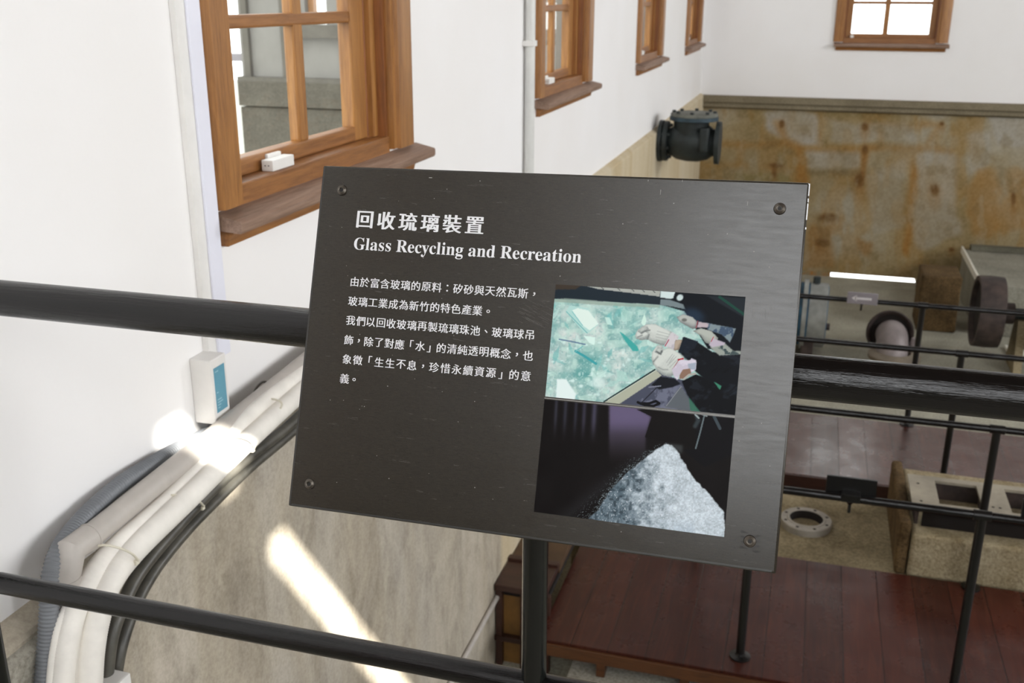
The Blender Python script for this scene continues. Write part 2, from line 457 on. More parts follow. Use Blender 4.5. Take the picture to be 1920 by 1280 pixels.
m.prism([(y, Zr(-0.985)), (y - 0.075, Zr(-0.99)), (y - 0.075, Zr(-1.05)), (y - 0.05, Zr(-1.058)), (y - 0.05, Zr(-1.066)), (y - 0.058, Zr(-1.07)), (y - 0.058, Zr(-1.10)), (y - 0.02, Zr(-1.118)), (y, Zr(-1.118))], XP, XR, 'x')
struct(m.build('trim_1', MOULD, smooth=0))
struct(MB().box(XR, XR + 0.3, YR - 0.3, YB + 0.3, 0, TOP).build('wall_right', WHITE, smooth=0))
struct(MB().box(XL - 0.3, XR, YR - 0.3, YR, 0, TOP).build('wall_rear', WHITE, smooth=0))
struct(MB().box(XL - 0.3, XR + 0.3, YR - 0.3, YB + 0.004, -0.2, 0).build('floor', FLOORM, smooth=0))
# gallery the photographer stands on
struct(MB().box(XP, XR, YR, 1.12, Zr(-1.62), Zr(-1.5)).build('gallery_floor', CURB, smooth=0))
# ceiling with two narrow slots added to shape the sun stripe
SX, SY = slit_point((-1.16, 1.955, -1.25))
TX, TY = slit_point((-1.02, 3.76, -2.83))
x0, x1 = XL - 0.3, XR + 0.3
holes = [(SX - 0.475, SX - 0.19, SY - 0.047, SY + 0.043), (SX + 0.05, SX + 1.9, SY - 0.047, SY + 0.043)]
m = MB()
ys = sorted([YR - 0.3, SY - 0.047, SY + 0.043, TY - 0.06, TY + 0.06, YB + 0.3])
def ceil_strip(xa, xb, ya, yb): m.box(xa, xb, ya, yb, TOP, TOP + 0.03)
ceil_strip(x0, x1, YR - 0.3, SY - 0.047)
ceil_strip(x0, holes[0][0], SY - 0.047, SY + 0.043); ceil_strip(holes[0][1], holes[1][0], SY - 0.047, SY + 0.043); ceil_strip(holes[1][1], x1, SY - 0.047, SY + 0.043)
ceil_strip(x0, x1, SY + 0.043, TY - 0.06)
ceil_strip(x0, x1, TY - 0.06, TY + 0.06)
ceil_strip(x0, x1, TY + 0.06, YB + 0.3)
struct(m.build('ceiling', ROOFW, smooth=0))
struct(MB().box(XL + 0.002, XR, YR, YR + 0.03, Zr(-1.5), Zr(0.42)).build('added_rear_dark_panel', MOULD, smooth=0))  # unseen dark panel added to darken reflections

# ------------------------------------------------------------------ windows (local x along the wall, -y into the room, z up)
def local_build(mb, name, mat, parent): return mb.build(name, mat, parent)
def make_window(name, cr=0.166, st=0.085, w=WIN_Y1 - WIN_Y0, xm=0.432, ear=0.046, rx=0.052):
    """origin at the left end of the opening on the wall face, at camera height"""
    root = empty(name); root['kind'] = 'structure'
    zt = 1.2
    top = 1.25
    # casing boards with a chamfered outer arris
    for s in (0, 1):
        m = MB()
        if s == 0: pts = [(-0.094, 0), (-0.094, -0.012), (-0.080, -0.030), (-0.036, -0.030), (-0.032, -0.024), (0.0, -0.024), (0.0, 0)]
        else: pts = [(w + cr, 0), (w + cr, -0.008), (w + cr - 0.041, -0.030), (w + 0.022, -0.030), (w + 0.018, -0.018), (w, -0.018), (w, 0)]
        m.prism(pts, -0.43, top + 0.1, 'z')
        m.build('casing', WOODV, root)
    m = MB(); m.box(-0.094, w + cr, -0.03, 0, top + 0.0, top + 0.12, 0.006); m.build('head_casing', WOODH, root)
    # jamb lining
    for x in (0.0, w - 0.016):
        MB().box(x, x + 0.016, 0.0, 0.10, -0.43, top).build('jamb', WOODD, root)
    if rx > 0.02: MB().box(w - 0.05, w - 0.016, 0.025, 0.04, -0.39, top).build('parting_bead', WOODV, root)
    # bottom rail of the frame, sill and apron
    MB().box(0.0, w, -0.004, 0.10, -0.452, -0.392, 0.004).build('frame_rail', WOODH, root)
    m = MB(); m.prism([(0.0, -0.438), (-0.062, -0.452), (-0.066, -0.456), (-0.066, -0.472), (-0.062, -0.478), (0.0, -0.474)], -0.085, w + cr + ear, 'x')
    m.build('sill', SILL, root)
    m = MB(); m.prism([(0.0, -0.474), (-0.036, -0.476), (-0.032, -0.486), (-0.022, -0.494), (-0.018, -0.512), (0, -0.512)], -0.066, w + cr - 0.016, 'x')
    m.build('apron', WOODH, root)
    # lower sash: two by two panes
    sash = empty('sash', parent=root)
    x0, x1, y0, y1 = 0.016, w - rx, 0.042, 0.082
    zb, zm = -0.392, 0.62
    for a, b in ((x0, x0 + st), (x1 - st, x1)):
        MB().box(a, b, y0, y1, zb, zm, 0.005).build('stile', WOODV, sash)
    MB().box(x0 + st - 0.005, x1 - st + 0.005, y0, y1, zb, -0.352, 0.005).build('bottom_rail', WOODH, sash)
    MB().box(x0 + st - 0.005, x1 - st + 0.005, y0, y1, zm - 0.04, zm, 0.005).build('meeting_rail', WOODH, sash)
    for k, (a, b) in enumerate(((-0.073, -0.043), (0.27, 0.30))):
        MB().box(x0 + st - 0.005, x1 - st + 0.005, y0 + 0.004, y1 - 0.004, a, b, 0.006).build('glazing_bar', WOODH, sash)
    MB().box(xm - 0.024, xm + 0.024, y0 + 0.005, y1 - 0.005, -0.354, zm - 0.03, 0.006).build('glazing_bar', WOODV, sash)
    MB().box(x0 + st - 0.005, x1 - st + 0.005, 0.060, 0.064, -0.36, zm - 0.02).build('pane', GLASS, sash)
    # upper sash, mostly above the picture
    up = empty('upper_sash', parent=root)
    for a, b in ((x0, x0 + st), (x1 - st, x1)):
        MB().box(a, b, 0.084, 0.112, zm - 0.04, zt, 0.005).build('stile', WOODV, up)
    MB().box(x0, x1, 0.084, 0.112, zm - 0.04, zm, 0.005).build('meeting_rail', WOODH, up)
    MB().box(x0, x1, 0.084, 0.112, zt - 0.06, zt + 0.05, 0.005).build('top_rail', WOODH, up)
    MB().box(xm - 0.02, xm + 0.02, 0.086, 0.110, zm, zt - 0.05, 0.005).build('glazing_bar', WOODV, up)
    MB().box(x0 + st - 0.005, x1 - st + 0.005, 0.097, 0.101, zm - 0.02, zt).build('pane', GLASS, up)
    return root
win = make_window('window_1')
wins = [win]
for k in range(1, 4):
    c = copy_tree(win); c.name = 'window_%d' % (k + 1); wins.append(c)
wins.append(make_window('window_5', cr=0.112, st=0.055, w=BX1 - BX0, xm=0.392, ear=0.012, rx=0.016))
for k in range(4):
    wins[k].location = (XL, WIN_Y0 + k * PITCH, HC); wins[k].rotation_euler = (0, 0, PI / 2)
wins[4].location = (BX0, YB, HC)
wl = ['brown wooden sash window nearest the camera, on the left wall beside the trunking',
      'brown wooden sash window beyond the pale wall conduit', 'narrow looking brown sash window third along the left wall',
      'brown sash window closest to the far left corner', 'brown window with glowing white panes on the far wall']
for o, l in zip(wins, wl): o['label'] = l
# small white contact sensors on the frame rails
sens = [('white plastic contact sensor on the nearest window ledge', 0), ('white contact sensor on the window past the wall conduit', 1),
        ('small white sensor on the third window along the left wall', 2), ('small white sensor on the window nearest the corner', 3),
        ('white sensor at the left foot of the far wall window', 4)]
first = None
for l, k in sens:
    if first is None:
        first = thing('window_sensor', l, 'sensor', (0, 0, 0), 'contact sensors on the window frames')
        MB().box(0, 0.105, -0.008, 0.022, 0, 0.026, 0.003).build('case', PLASTIC, first)
        MB().box(0.034, 0.098, 0.022, 0.036, 0.002, 0.034, 0.003).build('magnet_block', PLASTIC, first)
        mm = MB()
        for q in (0.003, 0.012): mm.cyl((-0.0008, q, 0.013), (0.002, q, 0.013), 0.0016, seg=8)
        mm.build('screw_hole', SCREWHOLE, first)
        o = first
    else:
        o = copy_tree(first); o['label'] = l
    d = 0.185 if k < 4 else 0.09
    if k < 4:
        o.location = (XL - 0.012, WIN_Y0 + k * PITCH + d, Zr(-0.392)); o.rotation_euler = (0, 0, PI / 2)
    else:
        o.location = (BX0 + d, YB + 0.008, Zr(-0.392))

# unseen glowing windows added on right and rear walls for light and reflections
for i, k in enumerate(range(3)):
    yy = 0.2 + 3.6 * k
    r = empty('window_%d' % (6 + i), (XR, yy, Zr(1.25))); struct(r)  # unseen window, added
    m = MB(); m.box(XR - 0.05, XR, yy - 0.83, yy - 0.75, Zr(0.25), Zr(2.25)); m.box(XR - 0.05, XR, yy + 0.75, yy + 0.83, Zr(0.25), Zr(2.25)); m.box(XR - 0.05, XR, yy - 0.83, yy + 0.83, Zr(2.25), Zr(2.33)); m.box(XR - 0.05, XR, yy - 0.83, yy + 0.83, Zr(0.17), Zr(0.25)); m.build('casing', WOODV, r)
    MB().box(XR - 0.02, XR, yy - 0.75, yy + 0.75, Zr(0.25), Zr(2.25)).build('pane', LIT, r)
for i, x in enumerate((0.02, 2.2, 4.6)):
    r = empty('window_%d' % (9 + i), (x, YR, Zr(1.7))); struct(r)  # unseen window, added
    hw, za, zb = 0.92, 0.85, 3.3
    m = MB(); m.box(x - hw - 0.07, x - hw, YR, YR + 0.05, Zr(za), Zr(zb)); m.box(x + hw, x + hw + 0.07, YR, YR + 0.05, Zr(za), Zr(zb)); m.box(x - hw - 0.07, x + hw + 0.07, YR, YR + 0.05, Zr(zb), Zr(zb + 0.07)); m.box(x - hw - 0.07, x + hw + 0.07, YR, YR + 0.05, Zr(za - 0.07), Zr(za)); m.build('casing', WOODV, r)
    MB().box(x - hw, x + hw, YR, YR + 0.02, Zr(za), Zr(zb)).build('pane', LIT2, r)
dr = empty('added_door_1', (XL, -1.7, Zr(-1.5))); struct(dr)  # unseen dark door added to darken the sign's reflection
for a_, b_ in ((-2.95, -1.72), (-1.70, -0.45)):
    leaf = MB().box(XL, XL + 0.045, a_, b_, Zr(-1.5), Zr(1.55), 0.006).build('leaf', DARKWOOD, dr)
    for z_ in (-1.2, 0.1): MB().box(XL + 0.045, XL + 0.055, a_ + 0.14, b_ - 0.14, Zr(z_), Zr(z_ + 1.1), 0.004).build('raised_panel', DARKWOOD, leaf)
m = MB(); m.box(XL, XL + 0.06, -3.07, -2.95, Zr(-1.5), Zr(1.67)); m.box(XL, XL + 0.06, -0.45, -0.33, Zr(-1.5), Zr(1.67)); m.box(XL, XL + 0.06, -2.95, -0.45, Zr(1.55), Zr(1.67)); m.build('frame', WOODV, dr)

# ------------------------------------------------------------------ outside: neighbouring wing seen through the left windows
struct(MB().box(-30, XO, -12, 40, Zr(-3.7), Zr(-3.5)).build('ground_outside', OUTG, smooth=0))
YW = 12.6
wing = thing('neighbouring_wing', 'pale plastered wing with granite base seen through the nearest window glass', 'building', (-5.5, YW, Zr(-3.5)))
def wx(px, py=150): return at(px, py, 'y', YW).x
wl_, wr_ = wx(456), XO - 0.02
dz = at(590, 146, 'y', YW).z
wn0, wn1 = wx(572, 30), wx(612, 30); wnz = at(590, 46, 'y', YW).z
m = MB(); m.box(wl_, wn0, YW, YW + 0.4, Zr(dz), Zr(3.4)); m.box(wn1, wr_, YW, YW + 0.4, Zr(dz), Zr(3.4)); m.box(wn0, wn1, YW, YW + 0.4, Zr(dz), Zr(wnz)); m.box(wn0, wn1, YW, YW + 0.4, Zr(wnz + 1.5), Zr(3.4)); m.build('wall', OUTW, wing)
m = MB(); m.box(wl_ - 0.02, wr_, YW - 0.08, YW + 0.4, Zr(-3.5), Zr(dz - 0.40)); m.box(wl_ - 0.02, wr_, YW - 0.12, YW + 0.4, Zr(dz - 0.38), Zr(dz)); m.build('granite_base', OUTD, wing)
m = MB()
for a, b in ((wx(465), wx(476)), (wx(536), wx(556)), (wx(643), wx(664))): m.box(a, b, YW - 0.07, YW, Zr(dz), Zr(3.4))
m.build('pilaster', OUTD, wing)
MB().box(wn0 - 0.25, wn1 + 0.25, YW - 0.14, YW, Zr(wnz - 0.16), Zr(wnz)).build('window_ledge', OUTD, wing)
fr = MB().box(wn0, wn1, YW + 0.2, YW + 0.24, Zr(wnz), Zr(wnz + 1.5)).build('window_pane', LIT, wing)
MB().box(wn0 - 0.02, wn0 + 0.08, YW + 0.1, YW + 0.2, Zr(wnz), Zr(wnz + 1.5)).build('window_frame', WOODV, fr)
m = MB(); m.box(wl_ - 0.1, wr_, YW - 2.2, YW + 0.5, Zr(3.4), Zr(3.55)); m.build('added_eaves', OUTD, wing)  # unseen overhang added to shade the wing
g = MB().box(wl_ - 1.6, wl_ + 0.0, YW + 0.3, YW + 0.4, Zr(at(440, 118, 'y', YW).z), Zr(at(440, 103, 'y', YW).z)).build('steel_beam', SIGNG, wing)
hedge = MB()
for i in range(320):
    hx, hy, hz = wl_ - 1.8 + rnd.random() * 2.4, YW + 5 + rnd.random() * 0.8, Zr(-3.5) + rnd.random() ** 0.8 * 2.7
    s_ = 0.08 + rnd.random() * 0.1
    v = Vector((rnd.uniform(-1, 1), rnd.uniform(-1, 1), rnd.uniform(-1, 1))).normalized(); a = v.orthogonal().normalized() * s_; b = v.cross(a).normalized() * s_ * 0.6
    c_ = Vector((hx, hy, hz))
    vs = [hedge.bm.verts.new(c_ + q) for q in (a, b, -a, -b)]; hedge.bm.faces.new(vs)
tag(hedge.build('hedge', LEAF, loc=(wl_ - 0.8, YW + 5.4, Zr(-3.5))), 'sunlit green hedge outside, left edge of nearest window glass', 'hedge', kind='stuff')

# ------------------------------------------------------------------ wall fittings
t = thing('cable_trunking', 'white vertical cable trunking tight beside the nearest window', 'trunking', (XL, 1.83, Zr(-0.74)))
MB().box(XL, XL + 0.014, 1.770, 1.845, Zr(-0.74), Zr(1.6), 0.002).build('duct', PLASTIC, t)
MB().box(XL + 0.014, XL + 0.020, 1.800, 1.845, Zr(-0.74), Zr(1.6), 0.002).build('cover', TRUNK, t)
p0 = atw(394, 677, 'x', -1.15); 
bx = thing('control_box', 'white wall box with a blue front label above the pipes', 'box', (XL, 1.745, Zr(-0.865)))
MB().box(XL, XL + 0.05, 1.718, 1.775, Zr(-0.858), Zr(-0.715), 0.003).build('case', PLASTIC, bx)
lb = MB().box(XL + 0.05, XL + 0.0508, 1.726, 1.766, Zr(-0.834), Zr(-0.735)).build('blue_label', BLUE, bx); lb['label'] = 'blue label panel'
m = MB()
for k, (q, ln) in enumerate(((-0.744, 0.012), (-0.79, 0.006), (-0.806, 0.016), (-0.812, 0.02), (-0.818, 0.012), (-0.824, 0.008))):
    m.box(XL + 0.0508, XL + 0.0511, 1.730, 1.730 + ln, Zr(q - 0.0012), Zr(q + 0.0012))
m.build('fine_print', BLUEINK, lb)['kind'] = 'stuff'
MB().tube(smooth_path([(XL + 0.02, 1.79, Zr(-0.86)), (XL + 0.02, 1.80, Zr(-0.885)), (XL + 0.03, 1.83, Zr(-0.90)), (XL + 0.035, 1.87, Zr(-0.93))]), 0.006, 10).build('cable_tail', CABLE, bx)
# conduit between the first two windows
cy = 4.262
t = thing('wall_conduit', 'thin pale vertical conduit on the wall between the nearest two windows', 'conduit', (XL, cy, LZ))
MB().cyl((XL + 0.026, cy, LZ + 0.002), (XL + 0.026, cy, Zr(2.5)), 0.021, seg=20).build('pipe', STEELP, t)
for z in (-0.19, 0.9):
    m = MB(); m.box(XL, XL + 0.05, cy - 0.030, cy + 0.026, Zr(z) - 0.012, Zr(z) + 0.012, 0.003); m.build('bracket', PLASTIC, t)

# ------------------------------------------------------------------ pipes and cables along the ledge
def path(lst, n=6): return smooth_path([atw(px, py, 'x', x) for px, py, x in lst], n)
def drop(pts, z=-1.72):
    q = pts[-1].copy(); d = pts[-1] - pts[-2]; out = list(pts)
    e = Vector((q.x, q.y + d.y * 0.5, Zr(z))); out.append(e); return out
# grey ribbed hose
hp = path([(620, 668, -1.176), (520, 742, -1.176), (440, 790, -1.176), (345, 836, -1.175), (262, 884, -1.172), (205, 925, -1.168), (150, 978, -1.16), (112, 1030, -1.145), (95, 1085, -1.135), (92, 1150, -1.13), (88, 1215, -1.13), (82, 1290, -1.13)], 8)
hp = drop(hp)
# resample so the ribs are even
def resample(pts, step):
    out = [pts[0]]; acc = 0
    for a, b in zip(pts[:-1], pts[1:]):
        L = (b - a).length
        if L < 1e-9: continue
        while acc + L >= step:
            t_ = (step - acc) / L; a = a.lerp(b, t_); out.append(a.copy()); L = (b - a).length; acc = 0
            if L < 1e-9: break
        acc += L
    out.append(pts[-1]); return out
hp = resample(hp, 0.0016)
rad = [0.0155 + 0.0013 * math.sin(2 * PI * i / 4) for i in range(len(hp))]
m = MB(); m.tube(hp, rad, 14)
tag(m.build('corrugated_hose', HOSE, loc=(XL, 1.3, Zr(-1.5)), smooth=80), 'blue-grey ribbed hose curving down the white wall, left of the pipes', 'hose')
# grey plastic conduit with its elbow
t = thing('drain_conduit', 'straight grey plastic pipe with a mitred elbow above the white pipes', 'pipe', (-1.13, 1.3, Zr(-1.5)))
A = [atw(640, 632, 'x', -1.135), atw(380, 850, 'x', -1.135), atw(166, 1008, 'x', -1.13)]
far = A[0] + (A[0] - A[1]).normalized() * 1.1
MB().cyl(far, A[2], 0.0215, seg=24).build('pipe', PVC, t)
d1 = (A[2] - A[1]).normalized()
e0 = A[2]; e1 = atw(133, 1030, 'x', -1.128); e2 = atw(122, 1082, 'x', -1.126); e3 = atw(124, 1094, 'x', -1.126)
MB().tube([e0 - d1 * 0.001, e0 + d1 * 0.004, e1, e2, e3], 0.0245, 24).build('elbow', PVC, t)
MB().tube([e0 - d1 * 0.004, e0], 0.0255, 24).build('elbow_rim', PVC, t)
MB().tube([e2, e2 + (e3 - e2).normalized() * 0.012], 0.026, 24).build('elbow_rim', PVC, t)
low = drop([e2, e3, atw(136, 1160, 'x', -1.126), atw(142, 1215, 'x', -1.128)])
MB().tube(low, 0.0205, 20).build('down_pipe', PVC, t)
# white insulated pipes
def ribbed(pts, r, amp, step):
    q = resample(pts, step); return q, [r + amp * (1 if i % 2 else -1) for i in range(len(q))]
WA = [(640, 648, -1.115), (555, 708, -1.115), (470, 775, -1.115), (400, 850, -1.115), (318, 935, -1.11), (215, 1028, -1.105), (170, 1085, -1.10), (140, 1150, -1.10), (124, 1215, -1.10), (116, 1290, -1.10)]
WB = [(640, 668, -1.09), (555, 742, -1.09), (450, 838, -1.088), (345, 940, -1.085), (248, 1034, -1.082), (200, 1100, -1.08), (180, 1165, -1.08), (170, 1225, -1.08), (166, 1290, -1.08)]
def run(name, lst, r, label, mat, cat, ext=0.75, ribs=True):
    p = path(lst, 8); p = [p[0] + (p[0] - p[1]).normalized() * ext] + p; p = drop(p)
    if ribs: q, rr = ribbed(p, r, 0.0004, 0.0022)
    else: q, rr = resample(p, 0.01), r
    m = MB(); m.tube(q, rr, 18)
    return tag(m.build(name, mat, loc=(lst[-1][2], 1.25, Zr(-1.7)), smooth=80), label, cat)
run('insulated_pipe', WA, 0.0185, 'thinner white insulated pipe just below the grey pipe', INSUL, 'pipe')
run('insulated_pipe', WB, 0.0225, 'thicker white insulated pipe beside the black cables', INSUL, 'pipe')
run('drain_tube', [(p[0] - 21 if p[1] > 1100 else p[0] - 4, p[1] + 3, -1.112) for p in WA], 0.0085, 'slim off-white tube left of the thinner white pipe', INSUL, 'tube', ribs=False)
run('drain_tube', [(p[0] - 27 if p[1] > 1050 else p[0] - 14, p[1] + 2, -1.093) for p in WB], 0.0075, 'slim white tube squeezed between the two white pipes', INSUL, 'tube', ribs=False)
CA = [(650, 690, -1.125), (548, 792, -1.125), (460, 862, -1.12), (390, 926, -1.115), (325, 995, -1.11), (262, 1072, -1.105), (228, 1140, -1.10), (208, 1200, -1.10), (198, 1280, -1.10)]
CB = [(650, 712, -1.135), (552, 806, -1.135), (470, 875, -1.13), (405, 938, -1.128), (345, 1000, -1.125), (288, 1072, -1.12), (252, 1140, -1.115), (228, 1210, -1.11), (214, 1285, -1.11)]
run('power_cable', CA, 0.0125, 'black cable lying right against the thick white pipe', CABLE, 'cable', ribs=False)
run('power_cable', CB, 0.0115, 'outer black cable against the bare grey wall', CABLE, 'cable', ribs=False)
# ivory ties
def tie(px, py, pa, pb, xa, xb, label, tail=True):
    a = atw(*pa, 'x', xa); b = atw(*pb, 'x', xb)
    nrm = Vector((1, 0.1, 0.2)).normalized()
    mid = (a + b) / 2 + nrm * 0.02
    q = smooth_path([a - nrm * 0.012, a + nrm * 0.004, a.lerp(b, 0.25) + nrm * 0.017, mid, a.lerp(b, 0.75) + nrm * 0.016, b + nrm * 0.006, b - nrm * 0.012], 5)
    o = thing('cable_tie', label, 'cable tie', a, 'ivory ties around the pipes')
    MB().tube(q, 0.0022, 8).build('strap', TIE, o)
    MB().box(b.x - 0.001, b.x + 0.008, b.y - 0.005, b.y + 0.004, b.z - 0.005, b.z + 0.004, 0.001).build('lock', TIE, o)
tie(0, 0, (326, 928), (376, 950), -1.095, -1.105, 'ivory tie around the white pipes and black cables, below the sunlit patch')
tie(0, 0, (196, 1022), (252, 1052), -1.088, -1.062, 'ivory tie round the two white pipes beside the grey elbow')
tie(0, 0, (452, 818), (470, 842), -1.075, -1.07, 'ivory tie in the sunlit patch on the thick white pipe')
tie(0, 0, (508, 748), (518, 768), -1.10, -1.085, 'ivory tie on the white pipes close to the sign edge')
# clamp at the bottom of the bundle
cl = thing('pipe_clamp', 'clear plastic clamp holding pipes at the foot of the bundle', 'clamp', atw(190, 1276, 'x', -1.07))
a, b = atw(152, 1275, 'x', -1.07), atw(224, 1278, 'x', -1.085)
MB().box(XP + 0.03, XP + 0.098, a.y - 0.002, b.y + 0.004, a.z - 0.085, a.z - 0.060, 0.004).build('saddle', PLASTIC, cl)
MB().cyl((XP, b.y - 0.003, a.z - 0.074), (XP + 0.032, b.y - 0.003, a.z - 0.074), 0.004, seg=10).build('screw', SCREW, cl)
# wire loop behind the grey pipe
q = smooth_path([atw(472, 745, 'x', -1.165), atw(480, 728, 'x', -1.165), atw(492, 716, 'x', -1.165), atw(506, 716, 'x', -1.165), atw(520, 706, 'x', -1.165)], 6)
t = thing('wire_loop', 'small grey wire loop behind the grey plastic pipe', 'wire', q[0])
MB().tube(q, 0.0028, 8).build('wire', CABLE, t)
MB().tube([p_ + Vector((0.006, 0.006, -0.012)) for p_ in q], 0.0028, 8).build('wire', CABLE, t)

# ------------------------------------------------------------------ gallery railing in front
RY = 1.05
t = thing('gallery_railing', 'black steel handrail crossing in front of the camera', 'railing', (0, RY, Zr(-1.5)))
MB().cyl((-1.17, RY, Zr(-0.381)), (3.4, RY, Zr(-0.372)), 0.0238, seg=40).build('handrail', BLACKX, t)
MB().cyl((-1.10, RY, Zr(-0.828)), (3.4, RY, Zr(-0.826)), 0.0156, seg=28).build('lower_rail', BLACKX, t)
for x in (-1.134, 1.55, 3.2):
    MB().cyl((x, RY, Zr(-1.5)), (x, RY, Zr(-0.385)), 0.0156, seg=24).build('post', BLACKZ, t)
MB().lathe([(0, 0), (0.04, 0), (0.04, 0.006), (0.018, 0.01), (0, 0.01)], (-1.134, RY, Zr(-1.5)), (0, 0, 1)).build('foot_flange', BLACK, t)

# ------------------------------------------------------------------ the sign
O = Vector((-0.50006026, 0.98873861, -0.17263511 + HC))
E1 = Vector((0.49990016, -0.00460597, 0.00886632)) / 0.5
E2 = Vector((0.00373574, -0.13190772, -0.33793757)); E2.normalize()
N = E2.cross(E1).normalized()
if N.y > 0: N = -N
SW, SH, ST = 0.500, 0.3628, 0.007
def sp(x, y, h=0.0):
    """x right and y down in millimetres on the panel face, h outwards in metres"""
    return O + E1 * (x / 1000) + E2 * (y / 1000) + N * h
pole_foot = Vector((-0.277, RY, Zr(-1.5)))
sign = thing('information_sign', 'dark brown information sign with white Chinese and English lettering and two photographs', 'sign', pole_foot)
rotm = Matrix((E1, -E2, N)).transposed().to_4x4(); rotm.translation = O
def on_panel(mb, name, mat, parent, smooth=40):
    """mesh modelled in panel space (x right, y up, z out, metres)"""
    mb.bm.transform(rotm); return mb.build(name, mat, parent, smooth=smooth)
m = MB(); m.box(0, SW, -SH, 0, -ST, 0, 0.0022, 2)
panel = on_panel(m, 'panel', PANEL, sign)
m = MB(); m.box(0.001, 0.0026, -SH + 0.002, -0.002, -0.001, 0.00012); m.box(0.004, SW - 0.004, -SH + 0.0012, -SH + 0.003, -0.001, 0.00012)
o = on_panel(m, 'bevel_edge', EDGE, panel, 0); o['label'] = 'thin lighter bevel along left and bottom edges'
m = MB()
xs, ys = SW - 0.0006, 0.0
for a, b in ((0.001, 0.0125), (0.0150, 0.0185), (0.0195, 0.035), (0.042, 0.044)): m.box(xs - 0.0016, xs + 0.00075, -b, -a, -0.0035, -0.0004)
o = on_panel(m, 'chipped_edge', INK, panel, 0); o['label'] = 'white chipped paint at the top right corner'
# screws
for i, (x, y) in enumerate(((25.3, 25.9), (474.8, 25.8), (22.9, 336.8), (474.3, 336.0))):
    c_ = (x / 1000, -y / 1000, 0)
    m = MB(); m.lathe([(0, 0.0016), (0.0022, 0.0016), (0.0023, 0.0031), (0.0030, 0.0033), (0.0052, 0.0022), (0.0058, 0.0), (0, 0.0)], c_, (0, 0, 1), 28)
    s_ = on_panel(m, 'screw', SCREW, sign)
    m = MB(); m.lathe([(0, 0.0017), (0.0021, 0.0017), (0.0021, 0.0012), (0, 0.0012)], c_, (0, 0, 1), 6)
    on_panel(m, 'hex_socket', SCREWHOLE, s_)
m = MB()    # worn black scratches round the lower right screw
for k in range(16):
    yy = -0.336 + (k - 8) * 0.0012; off = (0.0065 if k % 2 else 0.0055) * (1 if k % 4 < 2 else -1)
    xx = 0.4743 + off + rnd.uniform(-0.001, 0.001); ln = rnd.uniform(0.0015, 0.0035)
    m.box(xx - ln, xx + ln, yy - 0.0003, yy + 0.0003, 0, 0.0001)
on_panel(m, 'scratch_mark', SCREWHOLE, panel, 0)
m = MB()    # dust and fine scratches
for k in range(70):
    xx, yy = rnd.uniform(0.01, 0.49), -rnd.uniform(0.01, 0.35); s_ = rnd.uniform(0.0002, 0.0005)
    if 0.262 < xx < 0.455 and -0.34 < yy < -0.105: continue
    m.box(xx - s_, xx + s_, yy - s_, yy + s_, 0, 0.00012)
for x, y, w_, h_ in ((0.1235, 0.0085, 0.0035, 0.0007), (0.362, 0.012, 0.0004, 0.005), (0.445, 0.02, 0.0004, 0.004), (0.349, 0.003, 0.0005, 0.0015), (0.382, 0.002, 0.0004, 0.0015)):
    m.box(x - w_ / 2, x + w_ / 2, -y - h_, -y, 0, 0.00012)
on_panel(m, 'dust_speck', CHIP, panel, 0)['kind'] = 'stuff'

m = MB()    # faint scuffs
for k in range(34):
    x_, y_ = rnd.gauss(0.243, 0.009), rnd.gauss(0.139, 0.006); L_ = rnd.uniform(0.004, 0.014)
    m.prism([(x_, -y_), (x_ + L_, -y_ - L_ * 0.42), (x_ + L_, -y_ - L_ * 0.42 - 0.00012), (x_, -y_ - 0.00012)], 0, 0.00008, 'z')
for k in range(26):
    x_, y_ = rnd.uniform(0.456, 0.476), rnd.gauss(0.123, 0.004); L_ = rnd.uniform(0.003, 0.008)
    m.prism([(x_, -y_), (x_ + 0.00012, -y_), (x_ + 0.0006, -y_ - L_), (x_ + 0.0005, -y_ - L_)], 0, 0.00008, 'z')
on_panel(m, 'scuff_mark', SCUFF, panel, 0)['kind'] = 'stuff'
# lettering
_cache = {}
def glyph(ch):
    if ch not in _cache:
        cu = bpy.data.curves.new('glyph', 'FONT'); cu.body = ch; cu.size = 1.0; cu.resolution_u = 4
        o = bpy.data.objects.new('glyph', cu); COL.objects.link(o)
        bpy.context.view_layer.update()
        me = o.to_mesh()
        V = np.array([v.co[:2] for v in me.vertices]) if len(me.vertices) else np.zeros((0, 2))
        Fc = [tuple(p.vertices) for p in me.polygons]
        o.to_mesh_clear(); COL.objects.unlink(o); bpy.data.objects.remove(o); bpy.data.curves.remove(cu)
        _cache[ch] = (V, Fc)
    return _cache[ch]
def letters(name, placed, shifts, parent, mat):
    """placed: (char, x, y, scale_x, scale_y, centred); shifts thicken the upright strokes"""
    verts, faces = [], []
    for ch, x, y, sx, sy, cen in placed:
        V, Fc = glyph(ch)
        if not len(V): continue
        off = V.min(0) * 0 if not cen else (V.max(0) + V.min(0)) / 2
        for q, (hx, hy) in enumerate(shifts):
            b0 = len(verts)
            for vx, vy in V:
                p = ((vx - off[0]) * sx + x + hx, (vy - off[1]) * sy + y + hy, 0.00025 + 0.00002 * q)
                verts.append(rotm @ Vector(p))
            faces += [tuple(i + b0 for i in f) for f in Fc]
    org = parent.location if parent.parent is None else parent.location + parent.parent.location
    me = bpy.data.meshes.new(name); me.from_pydata([v - org for v in verts], [], faces); me.materials.append(mat)
    o = bpy.data.objects.new(name, me); COL.objects.link(o); o.parent = parent
    return o
pl = []
for i, ch in enumerate('回收琉璃裝置'):
    pl.append((ch, 0.0548 + i * 0.02435, -0.0557, 0.0208, 0.0200, True))
o = letters('chinese_title', pl, [(-0.0007, 0), (-0.00035, 0.0001), (0, 0), (0.00035, -0.0001), (0.0007, 0)], panel, INK)
o['label'] = 'bold white Chinese title'
